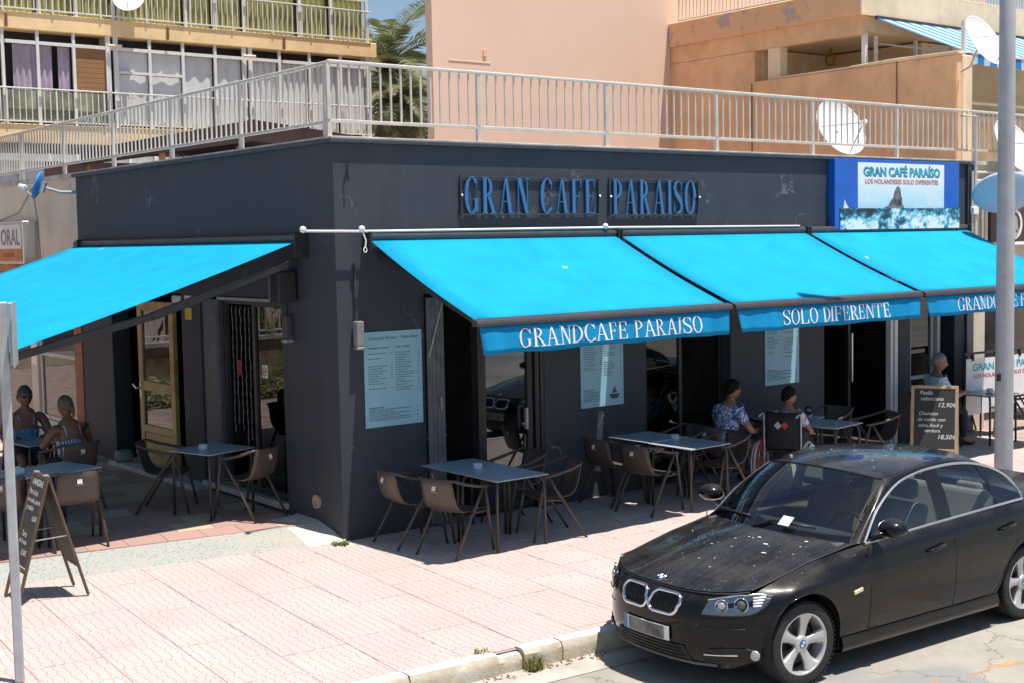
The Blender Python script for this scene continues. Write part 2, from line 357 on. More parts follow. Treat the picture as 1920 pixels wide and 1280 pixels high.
# pavement: bedding plus single slabs
pv = MB(); pv.add([(-30,kerb_y(-30)+.1,-.007),(30,kerb_y(30)+.1,-.007),(30,30,-.007),(-30,30,-.007)], [(0,1,2,3)])
pavement = tag(pv.build('pavement', M['dirt']), kind='structure')
S = .56; sl = MB(); g = .0028; h = S/2-g; b_ = .005; hy = S/2-.0065
sl.add([(-h,-hy,-.03),(h,-hy,-.03),(h,hy,-.03),(-h,hy,-.03),(-h,-hy,-b_),(h,-hy,-b_),(h,hy,-b_),(-h,hy,-b_),(-h+b_,-hy+b_,0),(h-b_,-hy+b_,0),(h-b_,hy-b_,0),(-h+b_,hy-b_,0)],
    [(0,1,5,4),(1,2,6,5),(2,3,7,6),(3,0,4,7),(4,5,9,8),(5,6,10,9),(6,7,11,10),(7,4,8,11),(8,9,10,11)])
slab_me = sl.mesh('paving_slab'); slab_me.materials.append(M['slab'])
ca, sa = math.cos(R_(-5)), math.sin(R_(-5)); cnt = 0
for i in range(-12, 27):
    for j in range(-11, 5):
        u = i*S; v = j*S+(.28 if i % 2 else 0)+.09*math.sin(i*2.3)
        x = -.9+u*ca-v*sa; y = -1.9+u*sa+v*ca
        if y < kerb_y(x)-.15 or (x > .3 and y > .2) or (x <= .3 and y > .75-.17*x) : continue
        if x < -5.2 or x > 11.5 or (x < -3.9 and y < -2.5): continue
        if y > kerb_y(x)+.55: inst('paving_slab', slab_me, pavement, (x, y, random.uniform(-.0015, .0015)), R_(-5))
        else:                                         # slab cut along the kerb
            C = [(x+a*ca-b*sa, y+a*sa+b*ca) for a, b in ((-h,-h),(h,-h),(h,h),(-h,h))]; Q = []; f = lambda p: p[1]-kerb_y(p[0])-.13
            for k in range(4):
                p, q = C[k], C[(k+1) % 4]
                if f(p) >= 0: Q.append(p)
                if f(p)*f(q) < 0: w = f(p)/(f(p)-f(q)); Q.append((p[0]+(q[0]-p[0])*w, p[1]+(q[1]-p[1])*w))
            if len(Q) > 2:
                cs = MB(); cs.prism([(p[0]-x, p[1]-y) for p in Q], (0,0,-.03), (1,0,0), (0,1,0), (0,0,.03)); me = cs.mesh('paving_slab'); me.materials.append(M['slab']); inst('paving_slab', me, pavement, (x, y, 0))
# kerb stones
kerb = thing('kerb', 'weathered concrete kerb along the pink pavement', 'kerb'); del kerb['label'], kerb['category']; tag(kerb, kind='structure')
M['kerbtop'] = m_kerbtop()
def kerb_stone(L, seed):
    rr = random.Random(seed); mb = MB(); n = 7; w = .135; P = []
    for k in range(n):
        x = L*k/(n-1); q = lambda a: rr.uniform(-a, a)
        P.append([(x, 0, -.16), (x, -.006+q(.004), -.06), (x, .0+q(.006), -.028), (x, .022+q(.004), .006+q(.004)), (x, .06, .012+q(.003)), (x, w, .010+q(.002)), (x, w, -.16)])
    mb.grid(P); mb.add(P[0], [tuple(range(7))]); mb.add(P[-1], [tuple(range(6, -1, -1))]); return mb.mesh('kerb_stone', smooth=False)
xs = [-8.3, -7.5, -6.75, -5.95, -5.2, -4.4, -3.6, -2.75, -1.93, -1.15, -.925, -.56, .2, .98, 1.75, 2.6, 3.4, 4.2, 5.0, 5.8, 6.6, 7.4, 8.2, 9.0, 9.8, 10.6, 11.4, 12.2]
for k in range(len(xs)-1):
    L = xs[k+1]-xs[k]-.012; me = kerb_stone(L, k); me.materials.append(M['kerb']); me.materials.append(M['kerbtop'])
    for p in me.polygons:
        if p.center.z > .002: p.material_index = 1
    set_auto(me, 30); o = inst('kerb_stone', me, kerb, (xs[k], kerb_y(xs[k]), 0), KA)
    if k == 9: o.location.z = -.03; o.location.y += .02
# weeds in the broken kerb joint and at the foot of the corner
def tuft(name, label, loc, n, h, spread, seed, mat):
    rr = random.Random(seed); mb = MB()
    for k in range(n):
        a = rr.uniform(0, 6.28); r = spread*math.sqrt(rr.random()); bx, by = r*math.cos(a), r*math.sin(a); H = h*rr.uniform(.4, 1); w = rr.uniform(.004, .011); ln = rr.uniform(.0, .05); d = rr.uniform(0, 6.28)
        dx, dy = math.cos(d), math.sin(d); px, py = -dy*w, dx*w
        mb.add([(bx-px, by-py, 0), (bx+px, by+py, 0), (bx+dx*ln*.5+px*.9, by+dy*ln*.5+py*.9, H*.6), (bx+dx*ln*.5-px*.9, by+dy*ln*.5-py*.9, H*.6), (bx+dx*ln, by+dy*ln, H)], [(0,1,2,3), (3,2,4)])
    o = mb.build(name, mat); o.location = loc; tag(o, label, 'weed'); return o
M['dryweed'] = pm('dry weed', (.30, .26, .08), .8, .4, 40)
tuft('weed', 'dry yellow green weed growing in the broken kerb joint', (-.86, kerb_y(-.86)-.02, -.148), 150, .12, .08, 3, M['dryweed'])
tuft('weed', 'small green weed at the foot of the charcoal corner wall', (-.10, -.10, 0), 90, .04, .09, 4, M['leaf'])
tuft('weed', 'thin line of dry weed behind the kerb top', (-1.2, kerb_y(-1.2)+.16, -.004), 40, .035, .07, 5, M['dryweed'])
# terrace beside the cafe: raised tiles with a cement strip
TZ = .13
mb = MB(); mb.add([(-9, 1.0, TZ-.012), (0, -.05, TZ-.012), (0, 14, TZ-.012), (-9, 14, TZ-.012)], [(0,1,2,3)])
A = lambda x: .02-.17*x                              # foot of the strip
strip = MB(); P = []
for k in range(15):
    x = -9+k*(8.62/14); w = .62-.14*(k/14); P.append([(x, A(x)-.02, -.004), (x, A(x)+.04, .014), (x, A(x)+w*.5, .07), (x, A(x)+w, TZ-.003)])
strip.grid(P); tag(strip.build('terrace_ramp', M['terrazzo'], smooth=True), kind='structure')
cem = MB(); cem.grid([[(-.40, .09, -.002), (-.40, .34, .07), (-.40, .62, TZ-.002), (-.40, 1.0, TZ)], [(-.14, -.05, .004), (-.12, .25, .07), (-.12, .55, TZ), (-.12, 1.0, TZ+.004)], [(.02, -.02, .02), (.02, .25, .10), (.02, .55, TZ+.03), (.02, 1.0, TZ+.03)]])
tag(cem.build('cement_ramp', pm('pale cement patch', (.58,.53,.47), .9, .2, 4, .4, 40), smooth=True), kind='structure')
terr = MB(); terr.add([(-9, A(-9)+.5, TZ-.010), (.05, A(.05)+.5, TZ-.010), (.05, 14, TZ-.010), (-9, 14, TZ-.010)], [(0,1,2,3)])
terrace = tag(terr.build('terrace_floor', M['dirt']), kind='structure')
tl = MB(); hx, hy = .198, .198; tl.add([(-hx,-hy,-.02),(hx,-hy,-.02),(hx,hy,-.02),(-hx,hy,-.02),(-hx,-hy,0),(hx,-hy,0),(hx,hy,0),(-hx,hy,0)], [(0,1,5,4),(1,2,6,5),(2,3,7,6),(3,0,4,7),(4,5,6,7)])
tile_me = tl.mesh('floor_tile'); tile_me.materials.append(M['tile']); ct, st = math.cos(R_(-9.6)), math.sin(R_(-9.6)); nt = 0
for j in range(0, 22):
    for i in range(-13, 4):
        u = i*.402+(.2 if j % 2 else 0); v = j*.402; x = -.2+u*ct-v*st; y = A(-.2)+.68+u*st+v*ct
        if x > -.12 or x < -4.1+.25*(y-1)*0 or y > 9 or (y > 5.5 and x < -3): continue
        if nt < 298: inst('floor_tile', tile_me, terrace, (x, y, TZ+random.uniform(-.001, .001)), R_(-9.6)); nt += 1

# dry leaves blown against the kerb
lf = MB(); rl = random.Random(21)
for k in range(60):
    x = rl.choice((-.8, -.6, -1.9, -1.2, -.3))+rl.gauss(0, .12); y = kerb_y(x)-.02-abs(rl.gauss(0, .05)); a = rl.uniform(0, 6.28); L = rl.uniform(.012, .03); c, s_ = math.cos(a), math.sin(a)
    lf.add([(x-c*L, y-s_*L, -.142), (x+s_*L*.35, y-c*L*.35, -.136), (x+c*L, y+s_*L, -.140), (x-s_*L*.35, y+c*L*.35, -.143)], [(0,1,2,3)])
tag(lf.build('leaf_litter', pm('dry brown leaves', (.24,.11,.05), .8, .4, 30)), 'scattered dry brown leaves against the kerb face', 'leaves', kind='stuff')
# ================================================================== serif lettering
def arc(cx, cy, rx, ry, T, t, a0, a1, n=14):
    Q = []
    for k in range(n):
        p = []
        for q in (k, k+1):
            a = R_(lerp(a0, a1, q/n)); p.append(((cx+rx*math.cos(a), cy+ry*math.sin(a)), (cx+(rx-T)*math.cos(a), cy+(ry-t)*math.sin(a))))
        Q.append([p[0][0], p[1][0], p[1][1], p[0][1]])
    return Q
def rct(x0, x1, y0, y1): return [(x0,y0),(x1,y0),(x1,y1),(x0,y1)]
def glyph(ch, T, t, s):
    """polygons of a capital letter one unit high, and its advance"""
    st = lambda x: [rct(x, x+T, 0, 1), rct(x-s, x+T+s, 0, t), rct(x-s, x+T+s, 1-t, 1)]
    if ch == ' ': return [], .32
    if ch == 'I': return st(s), T+2*s
    if ch == 'O': return arc(.36, .5, .36, .52, T, t, 0, 360, 26), .72
    if ch == 'C': return arc(.36, .5, .36, .52, T, t, 42, 318, 22)+[rct(.60, .60+t*1.3, .70, .97), rct(.60, .60+t*1.3, .06, .22)], .66
    if ch == 'G': return arc(.36, .5, .36, .52, T, t, 42, 330, 22)+[rct(.60, .60+t*1.3, .70, .97), rct(.52, .52+T, .05, .42), rct(.46, .52+T+s, .42-t, .42)], .74
    if ch == 'D': return st(s)+arc(s+T, .5, .45, .5, T, t, -90, 90, 14), s+T+.47
    if ch == 'P': return st(s)+arc(s+T, .73, .33, .27, T*.9, t, -90, 90, 12), s+T+.35
    if ch == 'R': return st(s)+arc(s+T, .74, .31, .26, T*.9, t, -90, 90, 12)+[[(s+T+.06, .49), (s+T+.06+T*.95, .49), (s+T+.46, 0), (s+T+.46-T*.95, 0)], rct(s+T+.2, s+T+.52, 0, t)], s+T+.5
    if ch == 'A': return [[(.07, 0), (.07+t*1.4, 0), (.36+t*.4, 1), (.32, 1)], [(.32, 1), (.36+T*.45, 1), (.68, 0), (.68-T*1.1, 0)], rct(.16, .56, .32, .32+t), rct(-.0, .2, 0, t), rct(.48, .78, 0, t)], .76
    if ch == 'N': return [rct(.10, .10+t*1.3, 0, 1), rct(.58, .58+t*1.3, 0, 1), [(.08, 1), (.08+T*1.15, 1), (.64, .0), (.64-T*.9, .0)], rct(0, .22, 0, t), rct(-.02, .14, 1-t, 1), rct(.48, .72, 1-t, 1)], .72
    if ch in 'EFL':
        P = st(s); x = s+T
        if ch in 'EF': P += [rct(x, x+.34, 1-t, 1), [(x+.34, 1), (x+.34, .74), (x+.34-t*.9, .74), (x+.34-t*2, 1-t)], rct(x, x+.22, .5-t/2, .5+t/2), rct(x+.21, x+.21+t, .38, .62)]
        if ch in 'EL': P += [rct(x, x+.36, 0, t), [(x+.37, 0), (x+.37, .28), (x+.37-t*.9, .28), (x+.37-t*2, t)]]
        return P, x+.42
    if ch == 'T': return [rct(.27, .27+T, 0, 1), rct(.27-s, .27+T+s, 0, t), rct(0, .54+T, 1-t, 1), rct(0, t, .74, 1), rct(.54+T-t, .54+T, .74, 1)], .56+T
    if ch == 'S':
        pts = [(.50, .80), (.44, .93), (.29, .985), (.13, .92), (.06, .77), (.13, .62), (.29, .51), (.45, .39), (.52, .24), (.45, .08), (.29, .015), (.13, .07), (.06, .22)]
        ws = [t, t, t, T*.7, T*.9, T, T*1.1, T, T*.9, T*.7, t, t, t]; P = []
        L = []
        for i, p in enumerate(pts):
            a, b = Vector(pts[max(i-1, 0)]), Vector(pts[min(i+1, len(pts)-1)]); d = (b-a).normalized(); n = Vector((-d.y, d.x))*ws[i]/2; L.append((Vector(p)+n, Vector(p)-n))
        for i in range(len(L)-1): P.append([tuple(L[i][0]), tuple(L[i+1][0]), tuple(L[i+1][1]), tuple(L[i][1])])
        return P+[rct(.49, .49+t*1.2, .70, .97), rct(.03, .03+t*1.2, .04, .30)], .58
    return [], .4
def serif_width(txt, T, t, s, gap): return sum(glyph(c, T, t, s)[1]+gap for c in txt)-gap
def serif(txt, width, height, T=.13, t=.045, s=.06, gap=.06):
    """list of (polygon) scaled to width x height, one list per letter"""
    k = width/serif_width(txt, T, t, s, gap); x = 0; out = []
    for c in txt:
        P, w = glyph(c, T, t, s); out.append((c, [[((x+a)*k, b*height) for a, b in q] for q in P])); x += w+gap
    return out
def ccw(poly):
    a = sum(poly[i][0]*poly[(i+1) % len(poly)][1]-poly[(i+1) % len(poly)][0]*poly[i][1] for i in range(len(poly)))
    return poly if a > 0 else poly[::-1]

# ================================================================== cafe building
H = 4.20
cafe = thing('cafe_building', 'single storey charcoal painted corner cafe with flat roof terrace', 'building', (0, 0, 0), world=True)
# right front (facing the street) and left front (facing the terrace): piers and lintels of one wall
mb = MB(); W = .26
def pier_r(x0, x1, z0=0, z1=2.58, d=0): mb.box(x0, x1, d, W, z0, z1)
mb.box(0, 11.42, 0, W, 2.58, H)
for a, b in ((0, 1.10), (2.80, 4.44), (6.32, 7.96), (9.72, 10.0), (11.15, 11.42)): pier_r(a, b)
mb.box(.0, W, W, 7.40, 2.55, H)
for a, b, top in ((W, 1.18, 2.55), (3.33, 3.88, 2.55), (6.24, 7.40, 2.55)): mb.box(.0, W, a, b, 0, top)
mb.box(.0+.02, W, 1.18, 2.85, 0, .16)
mb.build('wall', M['charcoal'], cafe)
mb = MB(); mb.box(W, 11.2, 7.15, 7.4, 0, H); mb.box(11.25, 11.4, W, 7.4, 0, H); mb.build('rear_wall', M['charcoal2'], cafe)
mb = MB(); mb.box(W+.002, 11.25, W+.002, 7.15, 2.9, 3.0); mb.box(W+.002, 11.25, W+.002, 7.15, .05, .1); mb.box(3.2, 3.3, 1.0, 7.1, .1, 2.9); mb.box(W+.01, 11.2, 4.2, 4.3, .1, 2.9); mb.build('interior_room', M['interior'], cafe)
mb = MB(); mb.box(-.05, 11.5, -.05, 7.45, H+.001, H+.045); mb.build('coping', M['charcoal2'], cafe, bevel=.006)
mb = MB(); mb.box(-.035, 11.52, -.035, 7.46, H+.046, H+.068); mb.build('coping_top', M['concrete_cap'], cafe, bevel=.004)
# column under the awning, shutters and window joinery of the street front
mb = MB(); mb.box(6.0, 6.31, -.02, W, 0, 2.58); mb.build('column', M['charcoal'], cafe, bevel=.01)
mb = MB()
for k in range(4): mb.box(1.105+k*.056, 1.157+k*.056, -.055+.004*(k % 2), -.02, .02, 2.54)
sh = mb.build('folded_shutter', pm('blue grey shutter planks', (.13,.145,.165), .6, .25, 7, .15), cafe, bevel=.004)
for a_, b_2 in (((1.11,-.062,1.9),(1.31,-.062,2.5)), ((1.11,-.062,.6),(1.31,-.062,.05))): mb = MB(); mb.bar(a_, b_2,.018,.012,(0,1,0)); mb.build('shutter_brace', M['grey_metal'], sh)
mb = MB(); mb.box(1.25,1.262,-.085,-.056,1.3,1.45); mb.build('shutter_handle', M['grey_metal'], sh)
def frame_r(name, x0, x1, z0, z1, y, w, mat, pane=True, mids=(), parent=cafe, gm='glass'):
    f = MB(); f.box(x0, x0+w, y-.03, y+.03, z0, z1); f.box(x1-w, x1, y-.03, y+.03, z0, z1); f.box(x0+w, x1-w, y-.03, y+.03, z1-w, z1); f.box(x0+w, x1-w, y-.03, y+.03, z0, z0+w)
    for q in mids: f.box(x0+w, x1-w, y-.028, y+.028, q-w/2, q+w/2)
    o = f.build(name, mat, parent, bevel=.004)
    if pane: g_ = MB(); g_.box(x0+w, x1-w, y-.004, y+.004, z0+w, z1-w); g_.build('pane', M[gm], o)
    return o
def frame_l(name, y0, y1, z0, z1, x, w, mat, pane=True, mids=(), parent=cafe, gm='glass'):
    f = MB(); f.box(x-.03, x+.03, y0, y0+w, z0, z1); f.box(x-.03, x+.03, y1-w, y1, z0, z1); f.box(x-.03, x+.03, y0+w, y1-w, z1-w, z1); f.box(x-.03, x+.03, y0+w, y1-w, z0, z0+w)
    for q in mids: f.box(x-.028, x+.028, y0+w, y1-w, q-w/2, q+w/2)
    o = f.build(name, mat, parent, bevel=.004)
    if pane: g_ = MB(); g_.box(x-.004, x+.004, y0+w, y1-w, z0+w, z1-w); g_.build('pane', M[gm], o)
    return o
d = frame_r('glass_door', 1.88, 2.64, .03, 2.56, .06, .075, M['black_metal']); mbd = MB(); mbd.box(2.50,2.53,-.02,.02,.95,1.2); mbd.build('door_handle', M['grey_metal'], d)
mb = MB(); mb.box(1.84, 1.875, .02, .16, 0, 2.58); mb.box(2.66, 2.72, .0, .2, 0, 2.58); mb.box(2.74, 2.795, .0, .2, 0, 2.58); mb.build('door_post', M['black_metal'], cafe, bevel=.004)
frame_r('window', 4.46, 5.14, .06, 2.56, .07, .05, M['black_metal']); frame_r('window', 5.15, 5.98, .06, 2.56, .16, .05, M['black_metal'], pane=False)
frame_r('window', 7.98, 8.75, .06, 2.56, .18, .05, M['black_metal'], pane=False)
mb = MB(); mb.box(8.72, 8.745, .10, .13, 1.0, 1.7); mb.build('door_handle', M['satin'], cafe)
mb = MB(); mb.box(9.50, 9.56, -.01, .08, 0, 2.56); mb.box(9.60, 9.68, -.01, .10, 0, 2.56); mb.build('door_jamb', M['white'], cafe, bevel=.004)
frame_r('window', 10.02, 10.65, .06, 2.56, .07, .055, pm('grey white frame', (.42,.44,.46), .5), mids=(.95,))
mb = MB(); mb.box(10.66, 10.74, -.02, .1, 0, 2.56); mb.build('door_jamb', pm('grey painted jamb', (.33,.35,.37), .5), cafe, bevel=.004)
# terrace front joinery
frame_l('window', 1.19, 1.98, .27, 2.50, .05, .06, M['black_metal']); frame_l('window', 2.0, 2.83, .27, 2.50, .10, .05, M['black_metal'], pane=False)
mb = MB(); mb.box(.0, .12, 1.18, 2.85, 2.50, 2.535); mb.build('window_head', M['grey_metal'], cafe)
sill = MB(); sill.box(-.05, .2, 1.19, 3.33, .165, .235); sill.build('window_sill', M['stone'], cafe, bevel=.008)
mb = MB(); mb.box(.02, .10, 2.86, 3.31, .16, 2.5); mb.box(.015,.019,2.90,3.27,.3,1.2); mb.box(.015,.019,2.90,3.27,1.3,2.4); o = mb.build('shutter', pm('slate blue door leaf', (.09,.10,.13), .5, .2, 5), cafe, bevel=.004)
M['bead'] = pm('grey glass beads', (.40,.41,.43), .3, .2, 30)
for k, yy in enumerate((1.34, 1.50, 1.66, 2.10, 2.20, 2.31, 2.42, 2.53, 2.64, 2.75)):       # bead strings behind the panes
    mb = MB(); rr = random.Random(k); pts = [(.15+rr.uniform(-.006,.006), yy+rr.uniform(-.008,.008), 2.42-q*.055) for q in range(29+rr.randint(-3,3))]
    mb.tube(pts, [.0055 if q % 2 else .002 for q in range(len(pts))], 5); mb.build('bead_string', M['bead'], cafe)
# wooden door in its dark recess
mb = MB(); mb.box(.30, .34, 3.88, 4.40, .14, 2.5); mb.build('recess_panel', M['charcoal2'], cafe)
wd = frame_l('wooden_door', 4.42, 5.60, .20, 2.42, .14, .13, M['wood_door'], mids=(1.26,))
mb = MB(); mb.box(.12, .16, 4.55, 5.47, .33, .62); mb.build('door_panel', M['wood_door'], wd, bevel=.01)
mb = MB(); mb.box(.11, .17, 4.55, 5.47, .62, .72); mb.build('door_rail', M['wood_door'], wd, bevel=.006)
mb = MB(); mb.tube([(.11,5.53,1.22),(.04,5.53,1.22),(.04,5.64,1.27)], .014, 8); mb.box(.095,.11,5.50,5.56,1.08,1.3); mb.build('door_handle', M['chrome'], wd)
mb = MB(); mb.box(-.22, .25, 3.2, 6.0, .12, .19); mb.build('door_step', M['stone'], cafe, bevel=.01)
mb = MB(); mb.box(.08, .14, 3.90, 4.35, 2.42, 2.52); mb.build('door_light', M['white_plastic'], cafe, bevel=.01)
# small round vent and drain stubs
mb = MB(); mb.lathe([(.075,0),(.075,.03),(.06,.03),(.06,.005)], 20, (-.001,.52,.36), Matrix.Rotation(R_(-90),4,'Y').to_3x3()); mb.build('round_vent', pm('beige vent plate', (.42,.33,.24), .6), cafe, smooth=False)
mb = MB(); mb.tube([(.18,-.005,3.96),(.14,-.05,3.97),(.15,-.055,3.80)], .012, 7); mb.build('cable_stub', M['black'], cafe)
mb = MB(); mb.tube([(.23,-.02,2.9),(.21,-.025,2.7),(.22,-.022,2.5),(.215,-.025,2.42)], .012, 7); mb.build('cable', M['charcoal2'], cafe)

# ================================================================== signs on the front
BLUE = pm('sign letter blue', (.045, .165, .36), .4, .08, 8)
def letter_sign(txt, x0, x1, z0, z1, label):
    t = thing('letter_sign', label, 'sign', (x0, 0, z0), world=True); y = -.036
    f = MB(); r = .018
    for a, b in (((x0,z0),(x1,z0)), ((x0,z1),(x1,z1)), ((x0,z0),(x0,z1)), ((x1,z0),(x1,z1))): f.bar((a[0],y+.014,a[1]), (b[0],y+.014,b[1]), .022, .016)
    fr = f.build('frame', M['charcoal2'], t)
    b = MB()
    for xx in (x0, x1): b = MB(); b.lathe([(.014,0),(.014,.02),(.008,.026)], 10, (xx, y-.0, (z0+z1)/2), Matrix.Rotation(R_(90),4,'X').to_3x3()); b.box(xx-.01, xx+.01, y+.024, -.001, (z0+z1)/2-.01, (z0+z1)/2+.01); b.build('fixing', M['satin'], t)
    hh = (z1-z0)-.02; w = x1-x0-.10
    for c, polys in serif(txt, w, hh, .165, .026, .05, .15):
        if not polys: continue
        L = MB()
        for q, pl in enumerate(polys): L.prism(ccw(pl), (x0+.05, y+q*.0005, z0+.01), (1,0,0), (0,0,1), (0,.020,0))
        L.build('letter', BLUE, t)
    return t
letter_sign('GRAN CAFE', 1.62, 3.68, 3.45, 3.875, 'blue serif metal letters GRAN CAFE in a thin frame on the charcoal wall')
letter_sign('PARAISO', 3.86, 5.40, 3.435, 3.88, 'blue serif metal letters PARAISO in a thin frame on the charcoal wall')

def m_wave():
    t = NT('printed sea waves'); c = t.coord(scale=(1.0, 1, 1.7)); n = t.noise(3.6, 9, .72, c, .25); z = t.node('ShaderNodeSeparateXYZ'); t.l.new(t.tc.outputs['Generated'], z.inputs[0])
    f = t.math('ADD', n, t.math('MULTIPLY', t.math('SUBTRACT', .55, z.outputs[2]), .10))
    k = t.ramp(f, [(.36, (.008,.025,.04)), (.44, (.012,.10,.16)), (.49, (.05,.36,.50)), (.53, (.35,.68,.78)), (.58, (.85,.88,.90))]); t.base(k, .35); return t.m
def m_skyprint():
    t = NT('printed pale sky'); z = t.node('ShaderNodeSeparateXYZ'); t.l.new(t.tc.outputs['Generated'], z.inputs[0])
    k = t.ramp(z.outputs[2], [(.0, (.42,.68,.80)), (.35, (.62,.80,.86)), (.62, (.86,.89,.89))]); cl = t.ramp(t.noise(2.6, 5, .6, t.coord(scale=(1,1,1.6))), [(.5, 0.0), (.66, .75)])
    k = t.mix(cl, k, (.80,.83,.84)); t.base(k, .35); return t.m
bb = thing('billboard', 'blue framed billboard GRAN CAFÉ PARAÍSO with printed rock and sea waves', 'sign', (8.05, 0, 3.2), world=True)
mb = MB(); mb.box(8.05, 11.07, -.12, -.002, 3.205, 4.215); mb.build('frame', pm('bright blue panel', (.008,.13,.55), .4, .1, 5), bb, bevel=.004)
mb = MB(); mb.box(8.56, 10.66, -.126, -.1201, 3.50, 4.17); mb.build('printed_panel', m_skyprint(), bb)
mb = MB(); mb.box(8.16, 11.06, -.132, -.1265, 3.215, 3.515); mb.build('wave_print', m_wave(), bb)
mb = MB(); rock = [(9.12,3.51),(9.26,3.55),(9.33,3.63),(9.38,3.66),(9.42,3.76),(9.47,3.83),(9.52,3.84),(9.56,3.80),(9.575,3.70),(9.60,3.66),(9.61,3.58),(9.66,3.51)]
mb.prism(rock, (0,-.1262,0), (1,0,0), (0,0,1), (0,-.002,0)); mb.build('printed_rock', pm('printed rock', (.22,.23,.25), .5, .6, 12), bb)
mb = MB(); mb.prism([(8.24,3.515),(8.36,3.515),(8.30,3.58),(8.265,3.64)], (0,-.1205,0), (1,0,0), (0,0,1), (0,-.002,0)); mb.build('printed_sail', M['white'], bb)
TXT = MB(); add_text(TXT, 'GRAN CAFÉ PARAÍSO', (9.61,-.1285,3.985), (1,0,0), (0,0,1), .18, 'CENTER', fit=1.86, bold=.025); TXT.build('title_lettering', pm('turquoise print', (.015,.42,.55), .4), bb)
TXT = MB(); add_text(TXT, 'GRAN CAFÉ PARAÍSO', (9.622,-.1272,3.975), (1,0,0), (0,0,1), .18, 'CENTER', fit=1.86, bold=.035); TXT.build('title_shadow', pm('dark teal print', (.01,.14,.22), .4), bb)
TXT = MB(); add_text(TXT, 'LOS HOLANDESES SOLO DIFERENTES', (9.61,-.1285,3.87), (1,0,0), (0,0,1), .092, 'CENTER', fit=1.78, bold=.02); TXT.build('subtitle_lettering', pm('red print', (.62,.10,.16), .4), bb)

# menu boards
def m_menu():
    return pm('awning tinted menu panel', (.30, .56, .68), .45, .05, 3)  # pale blue board with the awning's blue light mixed into its colour
M['menu'] = m_menu(); M['ink'] = pm('dark print', (.05,.07,.09), .5)
def menu_board(x0, x1, z0, z1, label, seed, pic=False):
    t = thing('menu_board', label, 'menu', (x0, 0, z0), world=True); mb = MB(); mb.box(x0, x1, -.014, -.002, z0, z1); mb.build('panel', M['menu'], t, bevel=.002)
    rr = random.Random(seed); k = MB(); w = x1-x0; h = z1-z0; y = -.0155; nn = 0
    def dash(a, b, z, th=.0075): k.add([(a,y,z),(b,y,z),(b,y,z+th),(a,y,z+th)], [(0,1,2,3)])
    add_text(k, 'Grandcafe Paraiso  ·  Menu Kaart', (x0+w*.07, y, z1-h*.085), (1,0,0), (0,0,1), .05, shear=.4, fit=w*.86)
    for col, ca_, cb in ((0, .06, .49), (1, .53, .96)):
        z = z1-h*.17; add_text(k, ('VOORGERECHTEN · ENTRANTES', 'VLEES · CARNES')[col], (x0+w*ca_, y, z), (1,0,0), (0,0,1), .02, fit=w*(.36, .26)[col], bold=.03); z -= .03
        n = int(h*(.40 if col == 0 else .44)/.027)
        for q in range(n):
            z -= .027
            if rr.random() < .1: continue
            x = x0+w*ca_; L = w*rr.uniform(.16, .34); e = x+L
            while x < e: l = rr.uniform(.015, .045); dash(x, min(x+l, e), z); x += l+.007
            if rr.random() < .8: dash(x0+w*cb-.032, x0+w*cb-.008, z)
    z = z0+h*.20; add_text(k, 'BIJGERECHTEN', (x0+w*.06, y, z), (1,0,0), (0,0,1), .02, fit=w*.25, bold=.03)
    for q in range(6):
        z -= .022; x = x0+w*.06; e = x0+w*rr.uniform(.5, .8) if q % 2 else x0+w*.78
        if pic: e = x0+w*.42
        while x < e: l = rr.uniform(.015, .05); dash(x, min(x+l, e), z); x += l+.007
        if q % 2 == 0 and not pic: dash(x0+w*.88, x0+w*.92, z)
    if pic:
        cx, cz = x0+w*.78, z0+h*.14; rr_ = [(cx-.09,cz+.0),(cx+.09,cz+.0),(cx+.055,cz-.06),(cx-.055,cz-.06)]; k.add([(a,y,b) for a,b in rr_], [(3,2,1,0)]); k.add([(cx-.05,y,cz+.012),(cx+.05,y,cz+.012),(cx+.02,y,cz+.045),(cx+.012,y,cz+.085),(cx-.006,y,cz+.09),(cx-.02,y,cz+.05)], [(0,1,2,3,4,5)])
    tag(k.build('print', M['ink'], t), kind='stuff'); return t
menu_board(.31, 1.05, 1.18, 2.20, 'pale blue menu board on the corner pillar beside the folded shutter', 1)
menu_board(3.36, 4.06, 1.11, 2.12, 'pale blue menu board with dark bowl drawing, under the GRANDCAFE PARAISO valance', 2, True)
menu_board(6.69, 7.40, 1.11, 2.12, 'pale blue menu board under the SOLO DIFERENTE valance', 3)
# little notices
def plate(name, label, cat, c, u, v, w, h, n, mat, deco=None):
    t = thing(name, label, cat, c, world=True); c, u, v, n = Vector(c), Vector(u), Vector(v), Vector(n)
    mb = MB(); mb.obox(c, u*w/2, v*h/2, n*.003); mb.build('plate', mat, t)
    if deco: deco(t, c+n*.0045, u, v)
    return t
def nosmoke(t, c, u, v):
    mb = MB(); mb.tube([c+u*(.042*math.cos(a))+v*(.05*math.sin(a)) for a in [k*math.pi/10 for k in range(20)]], .006, 5, closed=True); mb.bar(c-u*.03-v*.035, c+u*.03+v*.035, .010, .004, u.cross(v)); mb.build('prohibition_ring', M['red'], t)
    mb = MB(); mb.bar(c-u*.025-v*.0, c+u*.025-v*.0, .004, .010, v); mb.build('cigarette_mark', M['black'], t)
plate('notice', 'small white no smoking notice on the terrace window', 'notice', (.041,1.73,1.70), (0,-1,0), (0,0,1), .12, .15, (-1,0,0), M['white'], nosmoke)
plate('notice', 'small yellow notice on the dark post beside the wooden door', 'notice', (-.004,3.66,2.30), (0,-1,0), (0,0,1), .2, .15, (-1,0,0), M['yellow'])
plate('notice', 'white notice above the yellow one on the dark post', 'notice', (-.004,3.66,2.47), (0,-1,0), (0,0,1), .2, .12, (-1,0,0), M['white'])
